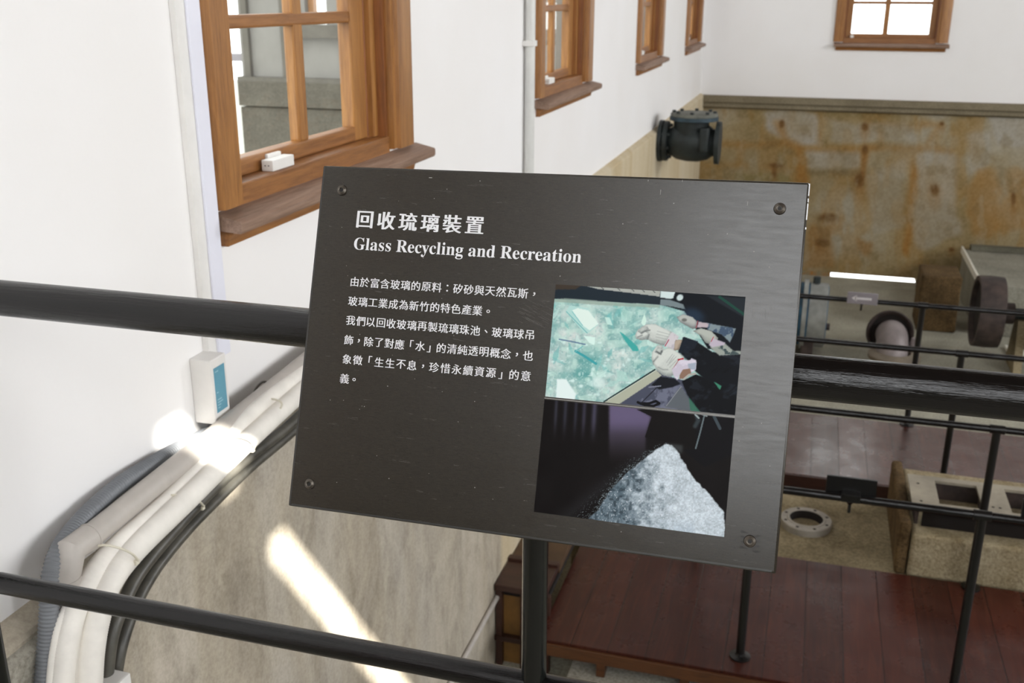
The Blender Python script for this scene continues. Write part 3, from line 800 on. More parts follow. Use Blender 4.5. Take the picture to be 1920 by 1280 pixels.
def mathbold(s_):
    return [chr(0x1D400 + ord(c) - 65) if 'A' <= c <= 'Z' else chr(0x1D41A + ord(c) - 97) if 'a' <= c <= 'z' else c for c in s_]
adv = {}
def advance(ch):
    """pen advance of a glyph from the width of a doubled string"""
    if ch not in adv:
        def width(s_):
            cu = bpy.data.curves.new('w', 'FONT'); cu.body = s_; o = bpy.data.objects.new('w', cu); COL.objects.link(o)
            bpy.context.view_layer.update(); w_ = o.dimensions.x
            COL.objects.unlink(o); bpy.data.objects.remove(o); bpy.data.curves.remove(cu); return w_
        adv[ch] = width(ch + ch) - width(ch)
    return adv[ch]
seq = mathbold('Glass Recycling and Recreation')
pen, pos_ = 0.0, []
for ch in seq:
    pos_.append(pen); pen += 0.27 if ch == ' ' else advance(ch)
k = 0.2458 / (pen - 0.02)
pl = [(ch, 0.0445 + x * k, -0.0876, k, 0.01235 / 0.68, False) for ch, x in zip(seq, pos_) if ch != ' ']
o = letters('english_title', pl, [(0, 0)], panel, INK); o['label'] = 'white serif English title'
lines = [('由於富含玻璃的原料：矽砂與天然瓦斯，', 0.0446, 0.2515, 121.6), ('玻璃工業成為新竹的特色產業。', 0.0448, 0.2055, 142.1),
         ('我們以回收玻璃再製琉璃珠池、玻璃球吊', 0.0446, 0.2512, 162.4), ('飾，除了對應「水」的清純透明概念，也', 0.0446, 0.2512, 183.0),
         ('象徵「生生不息，珍惜永續資源」的意', 0.0446, 0.2514, 203.2), ('義。', 0.0446, 0.0665, 223.6)]
pl = []
for txt, xa, xb, yy in lines:
    n = len(txt); p_ = (xb - xa) / n
    for i, ch in enumerate(txt):
        cx_, cy_ = xa + (i + 0.5) * p_, -yy / 1000
        if ch in '「': cx_ += 0.002; cy_ += 0.002
        if ch in '」': cx_ -= 0.002; cy_ -= 0.002
        pl.append((ch, cx_, cy_, 0.0111, 0.0108, True))
o = letters('chinese_text', pl, [(-0.00016, 0), (0.00016, 0)], panel, INK); o['label'] = 'six lines of small white Chinese text'

# ------------------------------------------------------------------ printed photographs on the sign
def vnoise(X, Y, s, seed):
    r = np.random.RandomState(seed); g = r.rand(64, 64)
    x, y = X / s, Y / s; xi, yi = np.floor(x).astype(int), np.floor(y).astype(int); fx, fy = x - xi, y - yi
    fx, fy = fx * fx * (3 - 2 * fx), fy * fy * (3 - 2 * fy)
    G = lambda a, b: g[a % 64, b % 64]
    return (G(xi, yi) * (1 - fx) + G(xi + 1, yi) * fx) * (1 - fy) + (G(xi, yi + 1) * (1 - fx) + G(xi + 1, yi + 1) * fx) * fy
def fbm(X, Y, s, seed, o=4):
    v, a, t_ = 0, 1.0, 0
    for k in range(o): v = v + a * vnoise(X, Y, s / 2 ** k, seed + k); t_ += a; a *= 0.55
    return v / t_
def sst(a, b, x):
    t_ = np.clip((x - a) / (b - a), 0, 1); return t_ * t_ * (3 - 2 * t_)
class Art(object):
    """a printed picture painted on a grid; shapes are given in the print's own units"""
    def __init__(s, corners, w, h, nx, ny):
        # corners: print units of TL, TR, BR, BL
        s.nx, s.ny, s.w, s.h = nx, ny, w, h
        u, v = np.meshgrid(np.linspace(0, 1, nx), np.linspace(0, 1, ny))
        A, B = [], []
        for (a, b), (x, y) in zip(((0, 0), (1, 0), (1, 1), (0, 1)), corners):
            A.append([a, b, 1, 0, 0, 0, -a * x, -b * x]); B.append(x); A.append([0, 0, 0, a, b, 1, -a * y, -b * y]); B.append(y)
        H = np.append(np.linalg.solve(np.array(A, float), B), 1).reshape(3, 3)
        q = H[2, 0] * u + H[2, 1] * v + 1
        s.X = (H[0, 0] * u + H[0, 1] * v + H[0, 2]) / q; s.Y = (H[1, 0] * u + H[1, 1] * v + H[1, 2]) / q
        s.img = np.zeros((ny, nx, 3))
    def put(s, mask, col):
        c = np.array(col, float) if not isinstance(col, np.ndarray) else col
        s.img = s.img * (1 - mask[..., None]) + c * mask[..., None]
    def poly(s, pts, blur=1, wob=0.0, seed=3):
        X, Y = s.X, s.Y
        if wob: X = X + (fbm(X, Y, 40, seed) - 0.5) * wob; Y = Y + (fbm(X, Y, 40, seed + 9) - 0.5) * wob
        ins = np.zeros(X.shape, bool); n = len(pts)
        for i in range(n):
            (x1, y1), (x2, y2) = pts[i], pts[(i + 1) % n]
            c = (y1 > Y) != (y2 > Y)
            with np.errstate(divide='ignore', invalid='ignore'):
                xi = (x2 - x1) * (Y - y1) / (y2 - y1 if y2 != y1 else 1e-9) + x1
            ins ^= c & (X < xi)
        mk = ins.astype(float)
        for _ in range(blur):
            p = np.pad(mk, 1, mode='edge'); mk = (p[:-2, 1:-1] + p[2:, 1:-1] + p[1:-1, :-2] + p[1:-1, 2:] + 2 * p[1:-1, 1:-1]) / 6
        return mk
    def shape(s, pts, col, blur=1, wob=0.0, alpha=1.0, seed=3): s.put(s.poly(pts, blur, wob, seed) * alpha, col)
    def line(s, pts, w, col, alpha=1.0, soft=2.0):
        d = np.full(s.X.shape, 1e9)
        for (x1, y1), (x2, y2) in zip(pts[:-1], pts[1:]):
            L = (x2 - x1) ** 2 + (y2 - y1) ** 2
            t_ = np.clip(((s.X - x1) * (x2 - x1) + (s.Y - y1) * (y2 - y1)) / L, 0, 1)
            d = np.minimum(d, np.hypot(s.X - x1 - t_ * (x2 - x1), s.Y - y1 - t_ * (y2 - y1)))
        s.put((1 - sst(w / 2 - soft / 2, w / 2 + soft, d)) * alpha, col)
    def blob(s, x, y, rx, ry, col, soft=0.4, alpha=1.0, ang=0):
        c, n = math.cos(ang), math.sin(ang); dx, dy = s.X - x, s.Y - y
        r = np.hypot((dx * c + dy * n) / rx, (-dx * n + dy * c) / ry)
        s.put((1 - sst(1 - soft, 1 + soft, r)) * alpha, col)
    def soft(s, mk, n):
        for _ in range(n):
            p = np.pad(mk, 1, mode='edge'); mk = (p[:-2, 1:-1] + p[2:, 1:-1] + p[1:-1, :-2] + p[1:-1, 2:]) / 4
        return mk
    def round_form(s, pts, col, dark, n=60, sh=6, gain=1.5, blur=1):
        """a rounded object in the print: printed tones run from col to dark across its form"""
        mk = s.poly(pts, blur); b = s.soft(mk, n)
        b2 = np.roll(np.roll(b, sh, 0), sh // 2, 1); g = np.clip((b - b2) * gain + 0.5, 0, 1)
        e = np.clip(b * 1.6 - 0.35, 0, 1)
        t_ = (0.35 + 0.65 * e) * (0.45 + 0.55 * g) / 0.8
        c = np.array(dark, float) * (1 - np.clip(t_, 0, 1)[..., None]) + np.array(col, float) * np.clip(t_, 0, 1)[..., None]
        s.put(mk, c); return mk
    def build(s, name, x0, y0, parent, mat):
        nx, ny = s.nx, s.ny
        gx, gy = np.meshgrid(np.linspace(x0, x0 + s.w, nx), -np.linspace(y0, y0 + s.h, ny))
        P = np.stack([gx, gy, np.full(gx.shape, 0.0002)], -1).reshape(-1, 3)
        Rm = np.array(rotm)[:3, :3]; P = P @ Rm.T + np.array(rotm)[:3, 3]
        org = parent.location + (parent.parent.location if parent.parent else Vector())
        P = P - np.array(org)
        idx = np.arange(nx * ny).reshape(ny, nx)
        Fq = np.stack([idx[1:, :-1], idx[1:, 1:], idx[:-1, 1:], idx[:-1, :-1]], -1).reshape(-1, 4)
        me = bpy.data.meshes.new(name)
        me.vertices.add(len(P)); me.vertices.foreach_set('co', P.astype(np.float32).ravel())
        me.loops.add(Fq.size); me.loops.foreach_set('vertex_index', Fq.astype(np.int32).ravel())
        me.polygons.add(len(Fq)); me.polygons.foreach_set('loop_start', (np.arange(len(Fq)) * 4).astype(np.int32))
        me.update(calc_edges=True)
        ca = me.color_attributes.new('print', 'FLOAT_COLOR', 'POINT')
        c = np.clip(s.img.reshape(-1, 3) / 255, 0, 1); c = np.where(c <= 0.04045, c / 12.92, ((c + 0.055) / 1.055) ** 2.4)
        ca.data.foreach_set('color', np.concatenate([c, np.ones((len(c), 1))], 1).astype(np.float32).ravel())
        me.materials.append(mat); me.validate()
        o = bpy.data.objects.new(name, me); COL.objects.link(o); o.parent = parent; return o
PRINT = m_vcol('photo_print', 0.38, 0.06)

# stained rendering of the far pit wall: rust and damp marks where the photograph shows them
zq0, zq1 = GZ - HC, -1.09
qx0, qx1 = XP, 2.7
cor = []
for x_, z_ in ((qx0, zq1), (qx1, zq1), (qx1, zq0), (qx0, zq0)):
    d_ = Vector((x_, YB - 0.012, z_)); k_ = d_.dot(F_); cor.append((960 + F_PX * d_.dot(R_) / k_, 640 - F_PX * d_.dot(U_) / k_))
class WallArt(Art):
    pass
wa = WallArt(cor, qx1 - qx0, zq1 - zq0, 380, 170)
X, Y = wa.X, wa.Y
n1, n2, n3 = fbm(X + 900, Y + 900, 150, 101), fbm(X + 900, Y + 900, 42, 105), fbm(X + 900, Y * 0.35 + 900, 30, 111)
wa.img[:] = np.array([136., 121., 90.]) + (n1[..., None] - .5) * np.array([40., 52., 74.]) + (n2[..., None] - .5) * 26
wa.put(sst(.5, .7, n1) * .55, (150, 146, 134)); wa.put(sst(.52, .66, n3) * .30, (140, 102, 48))
wa.put(sst(430, 560, Y) * (1 - sst(1480, 1640, X)) * .45, (104, 80, 40))
def patch(pts, col, al, bl=5, wob=14, sd=3): wa.put(wa.poly(pts, bl + 5, wob * 1.5, sd) * al * (0.55 + 0.9 * n2), col)
G_ = (152, 148, 140)
patch([(1430, 210), (1530, 212), (1540, 275), (1500, 280), (1480, 270), (1445, 240)], G_, .7); patch([(1560, 225), (1700, 235), (1720, 265), (1560, 270)], G_, .5); patch([(1510, 282), (1610, 282), (1615, 320), (1512, 318)], G_, .6)
patch([(1720, 285), (1790, 290), (1800, 440), (1730, 470), (1700, 420)], G_, .55); patch([(1840, 200), (1930, 205), (1930, 270), (1870, 275)], G_, .7); patch([(1810, 250), (1860, 250), (1850, 320), (1815, 330)], G_, .45); patch([(1620, 330), (1700, 300), (1690, 430), (1640, 440)], G_, .4)
R1, R2, R3 = (138, 98, 46), (126, 88, 42), (80, 56, 28)
for l_, w_, c_, al in (([(1330, 268), (1400, 272), (1470, 268), (1500, 278), (1600, 280), (1640, 276)], 7, R1, .6), ([(1455, 230), (1475, 262), (1500, 278)], 8, R1, .6), ([(1545, 225), (1535, 270)], 5, R1, .5), ([(1390, 270), (1386, 305)], 8, R1, .5), ([(1320, 308), (1400, 310)], 6, R1, .4),
                       ([(1740, 270), (1760, 235), (1730, 230)], 7, R1, .6), ([(1620, 278), (1700, 276), (1780, 282)], 6, R2, .45), ([(1650, 245), (1652, 276)], 6, R1, .4), ([(1630, 230), (1735, 236)], 4, R2, .3), ([(1515, 322), (1620, 324)], 4, (96, 84, 60), .6)):
    wa.line(l_, w_ * 0.8, c_, al * 0.8, 11)
patch([(1498, 280), (1512, 300), (1516, 350), (1490, 350), (1494, 310)], R1, .8, 6, 10); patch([(1714, 285), (1722, 330), (1712, 420), (1704, 480), (1690, 470), (1700, 400), (1708, 330)], R1, .8, 6, 10)
patch([(1616, 280), (1628, 285), (1622, 330), (1612, 360)], R2, .8, 3, 6); patch([(1835, 318), (1855, 308), (1870, 320), (1880, 420), (1860, 446), (1820, 440), (1812, 400), (1818, 350)], R1, .5, 10, 18); patch([(1888, 320), (1905, 312), (1935, 330), (1935, 430), (1880, 436), (1876, 380)], R1, .45, 10, 18)
patch([(1515, 420), (1560, 430), (1560, 500), (1510, 500)], R2, .5); patch([(1605, 450), (1640, 455), (1630, 475), (1608, 470)], R2, .6, 3); patch([(1380, 320), (1480, 330), (1480, 345), (1380, 345)], (110, 100, 60), .5)
for x_, y_, rx, ry in ((1622, 238, 6, 7), (1622, 280, 5, 8), (1611, 338, 8, 12), (1553, 408, 16, 8), (1542, 455, 12, 7), (1752, 355, 8, 11), (1452, 322, 4, 12), (1466, 232, 5, 7), (1766, 232, 4, 4), (1784, 468, 5, 4), (1900, 372, 4, 12), (1455, 310, 12, 4)):
    wa.blob(x_, y_, rx, ry, R3, .6, .85)
    wa.blob(x_, y_ + ry, rx * 1.6, ry * 2.2, R2, .8, .35)
wa.put(sst(.56, .72, fbm(X + 300, Y + 200, 26, 131)) * .28, (104, 88, 58)); wa.put(sst(.6, .74, fbm(X + 500, Y * .5 + 100, 18, 137)) * .30, (150, 142, 124))
wa.img += (vnoise(X + 50, Y + 50, 3.2, 141)[..., None] - .5) * 16
wa.img[:] = 255 * (np.clip(wa.img / 255, 0.02, 1) ** (2.2) * 1.10) ** (1 / 2.2)
rotm_keep = rotm
rotm = Matrix(((1, 0, 0, 0), (0, 0, -1, YB - 0.0125), (0, 1, 0, 0), (0, 0, 0, 1)))
holder = empty('trim_2', (qx0, YB, Zr(zq1))); struct(holder)
WALLART = m_vcol('stained_render', 0.85, 0.2)
_w = Art.build(wa, 'stained_render', qx0, -Zr(zq1), holder, WALLART)
rotm = rotm_keep

# photograph one: gloved hands sorting broken glass
a = Art([(200, 65), (1820, 180), (1735, 1190), (108, 1030)], 0.1838, 0.1113, 400, 242)
X, Y = a.X, a.Y
n1, n2, n3 = fbm(X, Y, 170, 1), fbm(X, Y, 60, 5), vnoise(X, Y, 16, 9)
near = sst(700, 1000, Y + 0.15 * X)
base = np.array([154., 190., 186.]) + (n1[..., None] - 0.5) * np.array([130., 60., 62.]) + (n2[..., None] - 0.5) * np.array([90., 60., 55.])
a.img[:] = base
a.put(sst(0.66, 0.86, vnoise(X, Y, 13, 21)) * 0.38, (210, 234, 228)); a.put(sst(0.70, 0.9, vnoise(X, Y, 17, 33)) * 0.32, (98, 160, 164))
a.put(sst(0.55, 0.75, vnoise(X, Y, 52, 40)) * 0.5, (196, 228, 216))
rs = np.random.RandomState(4)
for k in range(46):    # shards
    x, y = rs.uniform(150, 1100), rs.uniform(240, 1040); an = rs.uniform(0, 3.1); L, w_ = rs.uniform(25, 90), rs.uniform(8, 34)
    dx, dy = math.cos(an) * L, math.sin(an) * L; ex, ey = -math.sin(an) * w_, math.cos(an) * w_
    col = ((206, 236, 228), (120, 190, 188), (176, 218, 210), (98, 176, 176))[k % 4]
    a.shape([(x - dx, y - dy), (x + ex, y + ey), (x + dx, y + dy), (x - ex * .6, y - ey * .6)], col, 1, alpha=0.5)
for k in range(40): a.blob(rs.uniform(120, 900), rs.uniform(560, 1040), rs.uniform(5, 20), rs.uniform(5, 18), (224, 244, 240), 0.5, 0.55)
a.shape([(285, 300), (320, 248), (470, 268), (565, 410), (480, 485), (440, 480)], (176, 216, 210)); a.shape([(340, 290), (385, 270), (480, 290), (568, 405), (490, 462), (430, 420)], (222, 240, 232))
a.line([(290, 300), (470, 485)], 6, (110, 180, 180)); a.line([(340, 300), (430, 420)], 5, (120, 190, 190))
a.shape([(745, 470), (790, 500), (900, 600), (915, 640), (860, 640), (800, 560)], (66, 166, 160)); a.line([(370, 640), (440, 680), (545, 748)], 20, (64, 160, 166)); a.line([(430, 600), (372, 640)], 8, (120, 190, 190))
a.line([(230, 538), (330, 556), (450, 582)], 12, (74, 104, 136), 0.7)
a.shape([(930, 400), (960, 318), (978, 380), (960, 430)], (206, 234, 222)); a.shape([(440, 510), (540, 520), (530, 590), (490, 570)], (214, 240, 232)); a.shape([(620, 350), (660, 350), (690, 420), (640, 410)], (206, 236, 226), alpha=0.8)
a.shape([(208, 880), (290, 880), (340, 960), (375, 1010), (360, 1055), (200, 1040)], (226, 242, 240), 3); a.shape([(720, 800), (800, 820), (830, 900), (730, 900)], (170, 216, 206), alpha=0.6)
a.blob(560, 910, 60, 45, (216, 236, 232), 0.5, 0.8)
# background: bench edge, dark wall, bright gaps
a.shape([(150, 60), (1100, 120), (1100, 245), (180, 190)], (34, 44, 52)); a.shape([(180, 50), (420, 76), (370, 110), (180, 110)], (64, 56, 48)); a.shape([(420, 70), (1100, 110), (1090, 175), (900, 150), (560, 108)], (168, 172, 166))
a.shape([(180, 192), (290, 185), (700, 220), (1090, 245), (1090, 270), (640, 250), (190, 215)], (150, 168, 156), 2, alpha=0.8)
for x in (590, 730, 850, 940, 1030): a.line([(x, 90 + (x - 590) * .07), (x + 20, 110 + (x - 590) * .07)], 6, (70, 76, 76))
a.shape([(1100, 110), (1900, 150), (1900, 700), (1500, 620), (1380, 420), (1300, 300), (1090, 240)], (16, 20, 26), 2)
a.shape([(1096, 128), (1222, 136), (1205, 190), (1180, 196), (1094, 182)], (206, 222, 222), 2); a.blob(1262, 184, 30, 26, (196, 212, 212), 0.3, ang=-0.7)
a.shape([(1094, 195), (1170, 200), (1290, 240), (1310, 285), (1200, 262), (1090, 246)], (118, 132, 136), 2)
a.shape([(1480, 165), (1830, 190), (1830, 370), (1660, 270)], (34, 40, 46), 3); a.line([(1600, 180), (1830, 345)], 22, (28, 76, 62), 0.8); a.blob(1380, 340, 90, 60, (44, 66, 92), 0.6, 0.6, 0.4)
# steel bench edge and lower right
a.shape([(600, 1090), (720, 1010), (1050, 800), (1140, 850), (1700, 1000), (1760, 1210), (620, 1110)], (72, 76, 92), 1)
a.shape([(600, 1090), (1050, 792), (1110, 850), (740, 1100)], (172, 176, 158), 1); a.line([(615, 1075), (1050, 800)], 12, (44, 62, 62)); a.line([(650, 1062), (1060, 806)], 4, (196, 204, 190))
a.put(a.poly([(900, 1000), (1280, 930), (1400, 1080), (1440, 1180), (850, 1110)]) * sst(0.45, 0.65, n2) * 0.6, (130, 134, 154)); a.shape([(1140, 1120), (1270, 940), (1310, 1000), (1420, 1170)], (92, 98, 104), 2); a.line([(1150, 1110), (1275, 945)], 6, (130, 134, 140))
a.shape([(1020, 930), (1100, 860), (1220, 880), (1270, 920), (1200, 950), (1090, 970)], (22, 24, 30), 2); a.line([(1060, 960), (930, 1090)], 8, (40, 42, 52)); a.line([(1000, 950), (1100, 940)], 10, (120, 124, 140))
a.shape([(1340, 1020), (1460, 1180), (1360, 1170), (1350, 1120)], (50, 110, 86), 2, alpha=0.8)
a.line([(905, 1080), (960, 1105), (1040, 1112), (1090, 1090), (1060, 1070), (1000, 1090), (930, 1090)], 20, (16, 16, 20))
# sleeves and arms
a.shape([(1280, 900), (1400, 840), (1780, 980), (1745, 1200), (1450, 1175), (1330, 1020)], (12, 14, 18), 2); a.shape([(1250, 640), (1300, 520), (1420, 570), (1540, 650), (1790, 670), (1790, 1010), (1500, 900), (1400, 820), (1330, 720)], (14, 17, 22), 2)
a.shape([(1290, 520), (1420, 560), (1390, 620), (1320, 660), (1250, 655)], (24, 30, 40), 2); a.shape([(1550, 900), (1620, 940), (1605, 975)], (60, 130, 104)); a.blob(1700, 990, 60, 26, (30, 36, 44), 0.6)
fold = a.soft(a.poly([(1240, 640), (1300, 520), (1420, 570), (1540, 650), (1800, 670), (1790, 1210), (1450, 1175), (1330, 1020), (1280, 900), (1400, 820)], 2), 4)
a.put(fold * sst(.55, .72, fbm(X * .7 + Y * .5, Y - X * .3, 60, 151)) * .55, (38, 44, 54)); a.put(fold * sst(.6, .8, fbm(X + Y, Y * .4, 40, 157)) * .5, (6, 7, 9))
# far gloves and patterned sleeves
a.shape([(1490, 400), (1740, 450), (1690, 570), (1620, 500), (1500, 460)], (126, 142, 148), 2); a.put(a.poly([(1490, 400), (1740, 450), (1690, 570), (1620, 500), (1500, 460)], 2) * sst(.5, .62, n2) * .8, (52, 70, 96))
a.shape([(1540, 560), (1640, 570), (1720, 640), (1790, 640), (1780, 670), (1600, 680), (1520, 610)], (150, 158, 150), 2); a.put(a.poly([(1580, 570), (1720, 640), (1780, 670), (1600, 680)], 2) * sst(.5, .6, n2) * .8, (46, 62, 66))
a.round_form([(1235, 350), (1290, 325), (1370, 350), (1410, 390), (1410, 445), (1370, 452), (1320, 425), (1260, 390)], (176, 180, 176), (84, 88, 90), 50, 6, 1.8); a.blob(1300, 375, 22, 14, (110, 112, 108)); a.line([(1415, 385), (1400, 445)], 6, (150, 70, 80)); a.shape([(1420, 390), (1510, 405), (1500, 440), (1410, 440)], (186, 172, 178), 2)
a.round_form([(1375, 470), (1440, 445), (1530, 470), (1590, 530), (1560, 600), (1480, 570), (1440, 510)], (176, 182, 174), (88, 92, 90), 50, 6, 1.8); a.shape([(1540, 530), (1650, 570), (1640, 590), (1540, 610), (1510, 590)], (186, 176, 190), 2); a.line([(1550, 520), (1530, 560)], 6, (170, 80, 90))
# front gloves
def glove(parts, ribs, folds):
    for pts in parts:
        mk = a.round_form(pts, (206, 212, 206), (96, 104, 104), 70, 7, 2.0)
        a.put(mk * sst(.45, .75, vnoise(X, Y, 6, 60)) * .16, (224, 228, 222))
    for l_ in ribs: a.line(l_, 4, (140, 148, 146), 0.5, 4)
    for l_, al in folds: a.line(l_, 7, (84, 90, 90), al, 9)
glove([[(880, 500), (905, 455), (950, 440), (1000, 455), (1010, 500), (985, 540), (930, 548), (890, 535)],
       [(930, 440), (975, 412), (1050, 408), (1115, 440), (1195, 478), (1180, 530), (1150, 595), (1095, 588), (1030, 565), (985, 540), (990, 490), (960, 470)],
       [(900, 470), (940, 430), (985, 430), (1000, 455), (960, 470), (930, 490)]],
      [[(1070, 470), (1180, 500)], [(1065, 495), (1175, 522)], [(1060, 520), (1168, 545)], [(1060, 545), (1158, 568)]],
      [([(935, 488), (965, 470), (1005, 462)], .7), ([(905, 520), (940, 505)], .5), ([(985, 540), (1000, 500)], .5)])
a.shape([(1165, 520), (1195, 475), (1255, 515), (1225, 600), (1210, 640), (1130, 595)], (204, 200, 204), 2); a.put(a.poly([(1165, 520), (1195, 475), (1255, 515), (1225, 600), (1210, 640), (1130, 595)], 2) * sst(.45, .62, n2) * .45, (150, 146, 158)); a.line([(1168, 545), (1137, 598)], 7, (160, 56, 74), .85)
a.round_form([(1225, 545), (1285, 545), (1255, 630), (1210, 640)], (176, 160, 142), (96, 84, 76), 20, 4)
glove([[(1020, 700), (1030, 640), (1070, 592), (1110, 590), (1135, 640), (1110, 700), (1070, 740), (1035, 760)],
       [(1035, 740), (1060, 690), (1105, 640), (1165, 608), (1230, 640), (1295, 690), (1300, 760), (1250, 820), (1180, 862), (1125, 852), (1070, 810)],
       [(1045, 650), (1075, 605), (1115, 610), (1120, 650), (1085, 668)]],
      [[(1160, 762), (1232, 690)], [(1178, 780), (1250, 706)], [(1196, 797), (1268, 724)], [(1172, 742), (1214, 678)], [(1150, 740), (1200, 668)]],
      [([(1065, 645), (1100, 668), (1108, 640)], .85), ([(1040, 730), (1075, 690)], .45), ([(1080, 780), (1120, 800), (1160, 800)], .35)])
a.line([(1250, 716), (1290, 706)], 12, (176, 46, 60)); a.line([(1200, 800), (1250, 722)], 5, (150, 74, 84), .8)
a.shape([(1195, 800), (1270, 715), (1350, 720), (1360, 700), (1405, 720), (1400, 800), (1340, 840), (1270, 830), (1240, 890), (1210, 850)], (196, 190, 204), 1); a.put(a.poly([(1195, 800), (1270, 715), (1400, 720), (1400, 800), (1240, 890)], 1) * sst(.5, .65, n2) * .5, (228, 224, 236)); a.shape([(1330, 750), (1400, 740), (1395, 800), (1340, 800)], (160, 170, 186), 1)
a.shape([(1260, 850), (1290, 800), (1350, 790), (1360, 830), (1300, 880), (1262, 880)], (138, 110, 94), 1); a.line([(1300, 880), (1340, 845), (1395, 835)], 16, (170, 168, 160))
a.build('sorting_photograph', 0.2670, 0.1103, panel, PRINT)['label'] = 'printed photograph of gloved hands over broken glass'

# photograph two: heap of white glass grains under a chute
b = Art([(155, 40), (1460, 165), (1388, 978), (80, 815)], 0.1841, 0.1108, 400, 242)
X, Y = b.X, b.Y
n1, n2, n3 = fbm(X, Y, 160, 2), fbm(X, Y, 46, 6), vnoise(X, Y, 9, 8)
b.img[:] = np.array([20., 17., 17.]) + (n1[..., None] - 0.5) * 8
fade = 1 - sst(120, 330, Y - 0.08 * X)
for x, w_, c_ in ((235, 12, (52, 52, 62)), (300, 14, (50, 50, 60)), (372, 12, (48, 48, 58)), (430, 14, (56, 54, 68)), (500, 18, (70, 68, 86))):
    b.put(np.exp(-((X - x + 0.06 * (Y - 100)) / w_) ** 2) * fade * 0.9, c_)
pm = b.soft(b.poly([(600, 40), (790, 90), (890, 155), (850, 300), (850, 520), (600, 520)], 2), 10)
b.put(pm * (1 - sst(150, 470, Y)) * .9, (108, 98, 130)); b.put(pm * sst(200, 300, Y) * (1 - sst(360, 520, Y)) * .35, (52, 48, 52))
b.put(sst(0, 160, 120 - np.abs((Y - 640) + 0.78 * (X - 560))) * (X < 900) * (Y > 380) * 0.7, (38, 38, 40))
b.shape([(785, 105), (1190, 145), (1240, 190), (1200, 372), (845, 298), (893, 157)], (18, 15, 15), 1); b.shape([(1190, 145), (1460, 165), (1440, 420), (1250, 500), (1100, 380), (1195, 372)], (16, 15, 18), 2)
b.line([(1252, 150), (1225, 260), (1194, 372)], 10, (96, 108, 112)); b.line([(1320, 155), (1360, 235)], 20, (62, 72, 78)); b.line([(1200, 150), (1212, 180), (1190, 220)], 22, (60, 70, 74), 0.8, 14); b.line([(1190, 140), (1215, 165)], 10, (150, 164, 164)); b.line([(1240, 140), (1270, 150)], 10, (140, 150, 150))
heap = [(985, 345), (1030, 350), (1060, 385), (1110, 460), (1160, 530), (1200, 600), (1260, 650), (1320, 720), (1390, 820), (1400, 990), (700, 940), (460, 860), (520, 800), (590, 680), (650, 620), (720, 540), (850, 440), (920, 380)]
mk = b.poly(heap, 2, 26, 11)
lit = sst(-330, 90, (X - 930) - 0.12 * (Y - 600) + (n2 - .5) * 300)
gr = np.array([92., 108., 118.]) * (1 - lit[..., None]) + np.array([190., 202., 210.]) * lit[..., None] + (n3[..., None] - .5) * 36 + (n2[..., None] - .5) * 50
b.put(mk, np.clip(gr, 30, 235))
b.put(mk * sst(.82, .92, vnoise(X, Y, 7, 71)) * .8, (226, 232, 238)); b.put(mk * sst(.6, .8, vnoise(X, Y, 22, 75)) * (1 - lit) * .8, (54, 66, 74))
b.put(mk * sst(860, 1000, X) * sst(820, 980, Y) * sst(.45, .6, n1) * 0.35, (150, 170, 188))
b.put(b.soft(b.poly([(1000, 340), (1105, 352), (1100, 410), (1060, 385)], 4), 8) * 0.45, (96, 106, 108))
sc_ = b.poly([(p[0] - 25, p[1] - 12) for p in heap], 3, 40, 14); b.put(sc_ * (1 - mk) * sst(.62, .75, vnoise(X, Y, 6, 81)) * .7, (120, 134, 140))
b.put((1 - mk) * sst(.80, .9, vnoise(X, Y, 5, 91)) * np.exp(-(np.abs((X - 700) + 0.95 * (Y - 560)) / 70) ** 2) * (Y > 440) * .8, (150, 164, 170))
b.build('grains_photograph', 0.2666, 0.2245, panel, PRINT)['label'] = 'printed photograph of a heap of white glass grains'
m = MB(); e_ = 0.0006
m.box(0.2664, 0.4508, -0.2232 - e_ / 2, -0.2232 + e_ / 2, 0, 0.0002); on_panel(m, 'dividing_line', CHIP, panel, 0)

# bracket and pole that carry the panel
back = sp(223, 181, -ST)
MB().cyl(pole_foot, Vector((-0.277, RY, Zr(-0.37))), 0.0158, seg=28).build('pole', BLACKZ, sign)
MB().lathe([(0, 0), (0.045, 0), (0.045, 0.006), (0.018, 0.01), (0, 0.01)], pole_foot, (0, 0, 1)).build('foot_flange', BLACK, sign)
MB().tube([Vector((-0.277, RY, Zr(-0.42))), Vector((-0.277, RY - 0.04, Zr(-0.40))), sp(223, 190, -ST - 0.004)], 0.012, 16).build('arm', BLACK, sign)
m = MB(); m.box(0.12, 0.33, -0.26, -0.10, -ST - 0.006, -ST + 0.0004, 0.001); on_panel(m, 'back_plate', BLACK, sign)

# ------------------------------------------------------------------ timber decks in the pit
DZ = Zr(-2.55)
XD0, XD1 = -0.915, 4.6
d = thing('near_deck', 'nearer dark red varnished plank deck below the sign', 'deck', (1.5, 4.0, 0.17))
MB().box(XD0, XD1, 3.53, 4.50, DZ - 0.035, DZ, 0.004).build('planks', DECK, d)
MB().box(XD0, XD1, 3.515, 3.53, DZ - 0.066, DZ - 0.012, 0.003).build('fascia', DECKBEAM, d)
for k in range(16):
    x = XD0 + 0.27 + k * 0.345
    MB().box(x - 0.018, x + 0.018, 3.52, 3.58, 0.17, DZ - 0.035, 0.003).build('leg', DECKBEAM, d)
for yy in (3.62, 4.40): MB().box(XD0 + 0.02, XD1, yy, yy + 0.05, DZ - 0.10, DZ - 0.035).build('joist', DARKWOOD, d)
MB().box(XD0 + 0.02, XD1, 4.40, 4.46, 0.17, DZ - 0.10).build('sole_plate', DARKWOOD, d)
s_ = MB().box(-0.78, XD1, 3.40, 4.50, 0.0, 0.17, 0.008).build('plinth', CURB, loc=(1.9, 3.9, 0)); tag(s_, 'pale rough concrete plinth under the nearer deck', 'plinth')
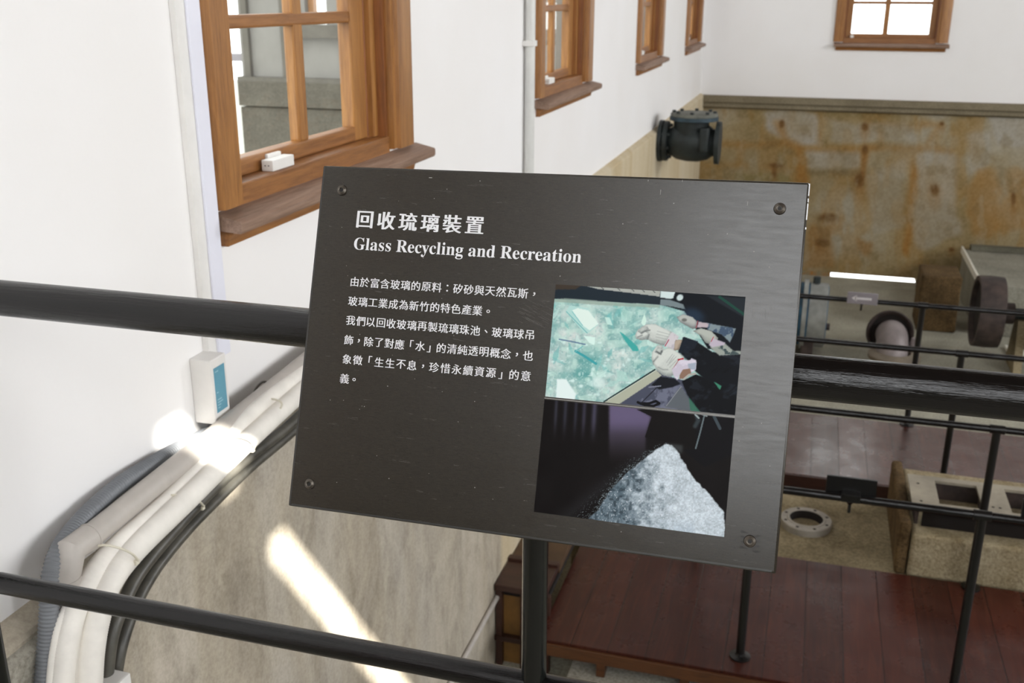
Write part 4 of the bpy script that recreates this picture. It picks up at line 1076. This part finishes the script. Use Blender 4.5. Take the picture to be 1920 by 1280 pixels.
d = thing('far_deck', 'farther dark red plank deck with a pale sheen', 'deck', (1.5, 5.9, 0))
MB().box(XD0, XD1, 5.445, 6.38, DZ - 0.035, DZ, 0.004).build('planks', DECKF, d)
f_ = MB().box(XD0, XD1, 5.43, 5.445, DZ - 0.13, DZ - 0.002, 0.003).build('fascia', DARKWOOD, d)
for k in range(8):
    x = XD0 + 0.3 + k * 0.7
    MB().box(x - 0.03, x + 0.03, 5.45, 5.52, 0, DZ - 0.035).build('leg', DARKWOOD, d)
    MB().box(x - 0.03, x + 0.03, 6.28, 6.34, 0, DZ - 0.035).build('leg', DARKWOOD, d)

# railings on the decks
def deck_railing(label, y, h, posts, x0, x1, zf):
    t = thing('deck_railing', label, 'railing', (posts[0], y, zf), 'thin black railings on the decks')
    MB().cyl((x0, y, zf + h), (x1, y, zf + h), 0.0155, seg=20).build('rail', BLACKX, t)
    for x in posts:
        p = MB().cyl((x, y, zf), (x, y, zf + h), 0.0175, seg=20).build('post', BLACK, t)
        MB().lathe([(0, 0), (0.042, 0), (0.042, 0.007), (0.022, 0.012), (0.019, 0.02), (0, 0.02)], (x, y, zf), (0, 0, 1), 24).build('flange', BLACK, p)
        MB().cyl((x - 0.03, y, zf + h), (x + 0.03, y, zf + h), 0.0195, seg=20).build('tee_joint', BLACK, t)
    return t
HR = 0.776
deck_railing('black railing at the front edge of the nearer deck', 3.645, HR - 0.005, [-0.094, 0.712, 1.52, 2.33, 3.14], XD0 + 0.05, XD1, DZ)
deck_railing('black railing at the back edge of the nearer deck', 4.470, HR + 0.008, [-0.36, 0.874, 2.1, 3.3], XD0 + 0.05, XD1, DZ)
deck_railing('black railing at the front edge of the farther deck', 5.575, HR - 0.02, [-0.40, 0.858, 2.1, 3.3], XD0 + 0.05, XD1, DZ)
deck_railing('black railing at the back edge of the farther deck, behind the arrow plate', 6.375, HR + 0.004, [-0.52, 0.724, 1.96, 3.2], XD0 + 0.05, XD1, DZ)

def arrow_sign(label, x0, x1, y, zc, face, tip):
    """small plate clipped to a rail; face -1 shows its front to the camera"""
    t = thing('arrow_plate', label, 'sign', ((x0 + x1) / 2, y, zc), 'direction plates on the railings')
    h = 0.036
    if face < 0:
        MB().box(x0, x1, y - 0.042, y - 0.030, zc - h, zc + h, 0.002).build('plate', SIGNG, t)
        xm0, xm1 = x0 + 0.025, x1 - 0.035; m = MB(); m.box(xm0 + 0.02, xm1, y - 0.0428, y - 0.0415, zc - 0.007, zc + 0.007)
        m.prism([(xm0, zc), (xm0 + 0.032, zc + 0.019), (xm0 + 0.026, zc + 0.003), (xm0 + 0.026, zc - 0.003), (xm0 + 0.032, zc - 0.019)], y - 0.0428, y - 0.0415, 'y')
        m.build('arrow', ARROW, t)
        MB().box((x0 + x1) / 2 - 0.014, (x0 + x1) / 2 + 0.014, y - 0.030, y - 0.012, zc - 0.03, zc + 0.02).build('clip', BLACK, t)
    else:
        m = MB(); m.prism([(y + 0.018, zc - 0.034), (y + 0.028, zc - 0.034), (y + 0.036, zc + 0.036), (y + 0.026, zc + 0.036)], x0, x1, 'x'); m.build('plate', BLACK, t)
        MB().box((x0 + x1) / 2 - 0.035, (x0 + x1) / 2 + 0.035, y - 0.020, y + 0.04, zc - 0.045, zc - 0.012, 0.006).build('clip', BLACK, t)
    MB().lathe([(0.0, -0.045), (0.006, -0.045), (0.006, -0.012), (0.02, 0.004), (0, 0.004)], ((x0 + x1) / 2, y - (0.0 if face > 0 else 0.022), zc - h - (0.012 if face > 0 else 0.0)), (0, 0, 1), 12).build('thumb_screw', BLACK, t)
arrow_sign('grey plate with a pale arrow pointing left on the farthest railing', 0.283, 0.460, 6.375, Zr(-1.745), -1, 'l')
arrow_sign('black plate seen from behind on the nearest deck railing, above the round flange', 0.165, 0.345, 3.645, DZ + HR + 0.03, 1, 'l')
arrow_sign('black plate clipped to the nearest deck railing at the right picture edge', 0.842, 1.02, 3.645, DZ + HR + 0.03, 1, 'l')

# step box against the left wall at the deck end
t = thing('step_box', 'dark wooden step frame with ochre panels between wall and sign pole', 'step', (-1.05, 3.8, 0.0))
sx0, sx1, sy0 = XP + 0.003, -0.925, 3.70
st_ = Zr(-2.43)
MB().box(sx0, sx1, sy0 - 0.012, sy0 + 0.20, st_ - 0.03, st_, 0.004).build('tread', DARKWOOD, t)
MB().box(sx0, sx1, sy0 + 0.20, sy0 + 0.235, st_ - 0.03, st_ + 0.012, 0.003).build('nosing', DARKWOOD, t)
MB().box(sx0, sx1, sy0 + 0.235, sy0 + 0.62, st_ - 0.05, st_ - 0.012, 0.003).build('landing', OLDW, t)
for x in (sx0 + 0.004, sx0 + 0.115, sx0 + 0.22): MB().box(x, x + 0.028, sy0, sy0 + 0.03, 0.0, st_ - 0.03, 0.002).build('upright', DARKWOOD, t)
MB().box(sx0, sx1, sy0 - 0.004, sy0 + 0.026, Zr(-2.72), Zr(-2.695), 0.002).build('cross_rail', DARKWOOD, t)
MB().box(sx0 + 0.03, sx1, sy0 + 0.035, sy0 + 0.05, 0.0, st_ - 0.075).build('back_panel', OCHRE, t)
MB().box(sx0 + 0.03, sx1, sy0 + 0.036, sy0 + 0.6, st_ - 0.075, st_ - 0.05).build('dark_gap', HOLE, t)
# thin conduit low on the pit wall
q = [atw(780, 1340, 'x', XP + 0.012), atw(845, 1240, 'x', XP + 0.012), atw(923, 1120, 'x', XP + 0.012), atw(970, 1045, 'x', XP + 0.012)]
q = [Vector((XP + 0.012, p_.y, 0)) for p_ in q]
for p_, z in zip(q, (-2.51, -2.50, -2.485, -2.44)): p_.z = Zr(z)
tag(MB().cyl(q[1] + (q[1] - q[2]) * 0.9, Vector((XP + 0.012, 5.2, q[2].z)), 0.011, seg=14).build('wall_pipe', PVC, loc=(XP, 3.6, Zr(-2.5))), 'thin grey pipe running low along the stained pit wall', 'pipe')

# ------------------------------------------------------------------ between the decks: slab, flange, stone block, plate
def rough_block(x0, x1, y0, y1, z0, z1, amp, seed, n=7, bev=0.03):
    m = MB(); m.box(x0, x1, y0, y1, z0, z1, bev, 3)
    bmesh.ops.subdivide_edges(m.bm, edges=[e for e in m.bm.edges if e.calc_length() > 0.08], cuts=n, use_grid_fill=True)
    r = np.random.RandomState(seed)
    P = np.array([v.co[:] for v in m.bm.verts])
    for v in m.bm.verts:
        f = (fbm(np.array([v.co.x * 100 + 300]), np.array([v.co.y * 60 + v.co.z * 100 + 300]), 22, seed)[0] - 0.5) * 2
        g_ = (fbm(np.array([v.co.x * 100 + 700]), np.array([v.co.y * 60 - v.co.z * 100 + 500]), 9, seed + 5)[0] - 0.5) * 2
        if v.co.z > z0 + 0.01: v.co += Vector((g_ * 0.6, f, g_ * 0.35)) * amp
    return m
s_ = MB().box(-1.0, 3.6, 4.51, 5.31, 0.0, DZ - 0.02, 0.006).build('footing_slab', SLABM, loc=(1.3, 4.9, 0)); tag(s_, 'earthy brown concrete slab between the two decks', 'slab')
fc = Vector((0.142, 4.887, DZ + 0.03)); fz0 = DZ - 0.034
fl = thing('pipe_flange', 'round steel pipe flange with bolt holes lying on the brown slab', 'flange', (fc.x, fc.y, fz0))
ro, ri = 0.128, 0.083
MB().lathe([(ri, 0.0), (ro - 0.004, 0.0), (ro - 0.004, 0.028), (ro, 0.03), (ro, 0.05), (ro - 0.004, 0.054), (ri + 0.014, 0.054), (ri + 0.010, 0.058), (ri, 0.058), (ri, 0.0)], (fc.x, fc.y, fz0), (0, 0, 1), 48).build('ring', FLANGEM, fl)
MB().lathe([(ri + 0.0005, 0.056), (ri - 0.004, 0.05), (ri - 0.004, 0.004), (0, 0.004)], (fc.x, fc.y, fz0), (0, 0, 1), 48).build('bore', HOLE, fl)
for k in range(8):
    a_ = 2 * PI * (k + 0.5) / 8; px_, py_ = fc.x + math.cos(a_) * 0.109, fc.y + math.sin(a_) * 0.109
    MB().lathe([(0.0085, 0.0542), (0.0, 0.0546)], (px_, py_, fz0), (0, 0, 1), 14).build('bolt_hole', HOLE, fl)
BZ = Zr(-2.345)
sb = rough_block(0.602, 3.2, 4.518, 5.25, DZ - 0.02, BZ, 0.012, 5, 7, 0.02)
tag(sb.build('stone_block', STONE, loc=(1.9, 4.9, DZ - 0.02)), 'long rough sandstone block behind the front deck railing', 'stone')
kb = rough_block(0.548, 0.600, 4.53, 5.24, DZ - 0.02, Zr(-2.30), 0.012, 8, 5, 0.018)
tag(kb.build('stone_slab', STONED, loc=(0.57, 4.9, DZ - 0.02)), 'brown broken stone edge at the left end of the sandstone block', 'stone')
pz = Zr(-2.24)
pt = thing('machine_bed', 'dusty steel frame with two square openings on the sandstone block', 'machine base', (1.0, 4.75, BZ))
X0, X1, Y0, Y1 = 0.598, 1.60, 4.575, 4.95
hs = [(0.720, 0.909, 4.655, 4.905), (1.032, 1.23, 4.655, 4.905), (1.345, 1.53, 4.655, 4.905)]
m = MB(); pts_x = [X0] + [v for h_ in hs for v in h_[:2]] + [X1]
m.box(X0, X1, Y0, hs[0][2], pz - 0.014, pz); m.box(X0, X1, hs[0][3], Y1, pz - 0.014, pz)
for i in range(0, len(pts_x), 2): m.box(pts_x[i], pts_x[i+1], hs[0][2], hs[0][3], pz - 0.014, pz)
m.build('plate', PLATE, pt)
MB().box(X0 + 0.05, X1, Y0 + 0.035, Y0 + 0.05, BZ + 0.001, pz - 0.014).build('web', HOLE, pt)  # near-black colour paints the dark gap under the plate
MB().box(X0 + 0.02, X0 + 0.035, Y0 + 0.05, Y1, BZ + 0.001, pz - 0.014).build('web', RUST, pt)
MB().box(X0 + 0.02, X1, Y1 - 0.03, Y1, BZ + 0.001, pz - 0.014).build('web', RUST, pt)
for h_ in hs[:2]:
    MB().box(h_[1] + 0.02, h_[1] + 0.035, Y0 + 0.05, Y1 - 0.03, BZ + 0.001, pz - 0.014).build('web', RUST, pt)
for x, y in ((0.64, 4.66), (0.64, 4.85), (0.955, 4.69), (0.955, 4.86), (0.985, 4.69), (1.28, 4.7), (1.28, 4.86)):
    MB().lathe([(0.0075, 0.0004), (0, 0.0006)], (x, y, pz), (0, 0, 1), 12).build('bolt_hole', HOLE, pt)

# ------------------------------------------------------------------ old machinery at the back
# check valve on the left wall
_v = atw(1250, 264, 'x', XP + 0.06); vy, vz = _v.y, _v.z
VS = 0.90
v = thing('check_valve', 'blue-black cast iron valve jutting from the left wall below the ledge', 'valve', (XP, vy, vz))
def flange_disc(mb, x, t_, r, n=10): mb.lathe([(0, 0), (r, 0), (r, t_), (0, t_)], (x, vy, vz), (1, 0, 0), 36)
m = MB(); flange_disc(m, XP + 0.002, 0.032, 0.175); m.build('wall_flange', IRON, v)
m = MB(); flange_disc(m, XP + 0.045, 0.036, 0.170); m.build('inlet_flange', IRON, v)
m = MB()
for k in range(8):
    a_ = 2 * PI * k / 8 + 0.3; c_ = Vector((XP, vy + math.cos(a_) * 0.145, vz + math.sin(a_) * 0.145)); m.cyl(c_ + Vector((0.03, 0, 0)), c_ + Vector((0.105, 0, 0)), 0.016, seg=6)
m.build('bolt', IRON, v)
MB().lathe([(0.105, 0.08), (0.115, 0.1), (0.15, 0.16), (0.165, 0.25), (0.165, 0.34), (0.145, 0.42), (0.115, 0.46), (0.11, 0.49)], (XP, vy, vz), (1, 0, 0), 32).build('body', IRON, v)
m = MB(); flange_disc(m, XP + 0.485, 0.036, 0.180); m.build('outlet_flange', IRON, v)
MB().lathe([(0.15, 0.0), (0.15, 0.17), (0.155, 0.19)], (XP + 0.27, vy, vz), (0, 0, 1), 32).build('neck', IRON, v)
MB().lathe([(0, 0.185), (0.205, 0.185), (0.205, 0.215), (0, 0.215)], (XP + 0.29, vy, vz), (0, 0, 1), 40).build('top_flange', IRONB, v)
lid = MB().lathe([(0, 0.217), (0.198, 0.217), (0.2, 0.240), (0.19, 0.246), (0, 0.246)], (XP + 0.29, vy, vz), (0, 0, 1), 40).build('lid', IRONL, v); lid['label'] = 'dusty pale round lid'
for k in range(8):
    a_ = 2 * PI * k / 8; c_ = Vector((XP + 0.29 + math.cos(a_) * 0.172, vy + math.sin(a_) * 0.172, vz + 0.246)); MB().cyl(c_, c_ + Vector((0, 0, 0.018)), 0.016, seg=6).build('lid_bolt', IRON, lid)
MB().box(XP + 0.36, XP + 0.44, vy - 0.175, vy - 0.10, vz - 0.06, vz + 0.14, 0.02).build('rib', IRON, v)
v.scale = (VS, VS, VS)
# blue pump drum
py_, pr = 8.55, 0.265; pz_ = pr + 0.06
p = thing('pump_drum', 'worn blue and grey pump drum behind the right sign edge', 'pump', (0.0, py_, 0))
MB().lathe([(0, -0.62), (pr, -0.62), (pr, -0.02), (pr - 0.02, 0.0), (0, 0.0)], (0.235, py_, pz_), (1, 0, 0), 44).build('body', PUMPB, p)
MB().lathe([(pr - 0.03, -0.20), (pr + 0.03, -0.20), (pr + 0.03, -0.165), (pr - 0.03, -0.165)], (0.235, py_, pz_), (1, 0, 0), 44).build('collar', PUMPG, p)
MB().lathe([(pr - 0.01, -0.15), (pr + 0.006, -0.15), (pr + 0.006, -0.006), (pr - 0.01, -0.006)], (0.235, py_, pz_), (1, 0, 0), 44).build('band', PUMPG, p)
MB().cyl((0.13, py_, pz_ + pr), (0.13, py_, pz_ + pr + 0.06), 0.03, seg=6).build('filler_cap', IRON, p)
MB().cyl((0.235, py_ - 0.12, pz_ - 0.06), (0.265, py_ - 0.12, pz_ - 0.06), 0.03, seg=6).build('bolt', RUST, p)
for x in (-0.3, 0.1): MB().box(x - 0.05, x + 0.05, py_ - 0.2, py_ + 0.2, 0, 0.16, 0.01).build('foot', RUST, p)
q = MB(); q.box(-0.1, 0.62, 7.92, 8.06, 0.0, 0.10, 0.006)
tag(q.build('timber_beam', m_simple('pale_old_timber', (150, 130, 100), 0.8, var=0.15, scale=7), loc=(0.3, 8.0, 0)), 'pale timber beam on the floor before the blue pump', 'beam')
# flanged elbow pipe
ex, ey = 0.74, 8.45
e = thing('elbow_pipe', 'mauve grey pipe leaving a dark round collar on the floor', 'pipe', (ex, ey, 0))
MB().lathe([(0.115, -0.05), (0.178, -0.05), (0.185, -0.03), (0.185, 0.02), (0.175, 0.03), (0.165, 0.02), (0.15, -0.03), (0.115, -0.05)], (ex, ey + 0.02, 0.245), (0, -0.94, 0.35), 44).build('collar', RUST, e)
MB().lathe([(0.16, -0.02), (0, -0.022)], (ex, ey + 0.02, 0.245), (0, -0.94, 0.35), 36).build('bore', HOLE, e)
MB().tube(smooth_path([(ex + 0.01, ey + 0.03, 0.23), (ex + 0.01, ey - 0.08, 0.245), (ex + 0.01, ey - 0.18, 0.21), (ex + 0.01, ey - 0.24, 0.12), (ex + 0.01, ey - 0.25, 0.0)], 6), 0.122, 32).build('pipe', PURPLEG, e)
MB().lathe([(0, 0.0), (0.165, 0.0), (0.165, 0.10), (0.195, 0.115), (0.2, 0.125), (0.2, 0.15), (0.17, 0.165), (0.125, 0.175), (0.12, 0.1)], (ex + 0.03, ey - 0.24, 0.0), (0, 0, 1), 40).build('foot_flange', SOCK, e)
MB().lathe([(0, 0), (0.04, 0.005), (0.05, 0.06), (0.03, 0.13), (0, 0.14)], (ex + 0.185, ey - 0.14, 0.14), (0, 0, 1), 20).build('lug', PURPLEG, e)
# stone pedestal
sp_ = rough_block(1.035, 1.365, 9.42, 9.86, 0.0, Zr(-2.335), 0.018, 12, 6, 0.02)
tag(sp_.build('stone_pedestal', STONED, loc=(1.2, 9.6, 0)), 'dark brown rough stone pedestal with a paler top near the far wall', 'stone')
# grey tank; a pale strip paints in its sunlit edge
tz = Zr(-2.40)
tk = thing('concrete_tank', 'large low grey block with a pale strip for its sunlit left edge against the far wall', 'tank', (3.0, 10.3, 0))
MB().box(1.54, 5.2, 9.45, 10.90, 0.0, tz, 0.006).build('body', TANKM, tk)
MB().box(1.525, 1.545, 9.45, 10.95, tz - 0.05, tz + 0.014, 0.004).build('sunlit_edge_strip', SUNPALE, tk)['label'] = 'pale narrow strip standing in for a sunlit edge'
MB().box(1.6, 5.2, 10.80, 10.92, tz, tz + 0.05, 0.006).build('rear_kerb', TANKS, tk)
# belt pulley on its shaft and the next wheel
wy, wz = 8.62, 0.0
wr = 0.285
wc = Vector((1.46, 8.62, Zr(-2.40)))
w = thing('belt_pulley', 'dark wide belt pulley on a shaft before the grey tank', 'pulley', (wc.x, wc.y, 0))
ax = (1, 0, 0)
MB().lathe([(0.25, -0.09), (wr, -0.09), (wr + 0.006, 0.0), (wr, 0.10), (0.25, 0.10), (0.25, -0.09)], wc, ax, 48).build('rim', RUST, w)
MB().lathe([(0, -0.05), (0.25, -0.05), (0.25, 0.02), (0, 0.02)], wc, ax, 40).build('web_disc', HOLE, w)
MB().cyl(wc + Vector((-0.05, 0, 0)), wc + Vector((0.355, 0, 0)), 0.045, seg=20).build('shaft', IRON, w)
MB().lathe([(0, 0.14), (0.085, 0.14), (0.085, 0.20), (0, 0.20)], wc, ax, 24).build('hub', RUST, w)
for dx in (0.26,):
    m = MB(); m.prism([(wc.y - 0.20, 0), (wc.y + 0.20, 0), (wc.y + 0.07, wc.z - 0.04), (wc.y - 0.07, wc.z - 0.04)], wc.x + dx - 0.03, wc.x + dx + 0.03, 'x'); m.build('bearing_stand', STONE, w)
m2 = Vector((wc.x + 0.43, wc.y - 0.02, wc.z - 0.04))
w2 = thing('dark_flywheel', 'black flywheel cut by the right picture edge, right of the pulley', 'flywheel', (m2.x, m2.y, 0))
MB().lathe([(0.05, -0.07), (0.25, -0.09), (0.27, -0.08), (0.27, 0.10), (0.05, 0.10)], m2, ax, 44).build('wheel', HOLE, w2)
MB().lathe([(0.20, -0.10), (0.275, -0.10), (0.275, -0.085), (0.20, -0.085)], m2, ax, 44).build('rim', RUST, w2)
q = MB(); q.box(1.73, 2.1, 8.86, 9.12, 0, 0.03, 0.004); tag(q.build('sun_patch_plate', SUNPALE, loc=(1.9, 9.0, 0)), 'pale plate standing in for a sun patch on the floor below the black flywheel', 'plate')  # added in place of a sunlit patch on the floor
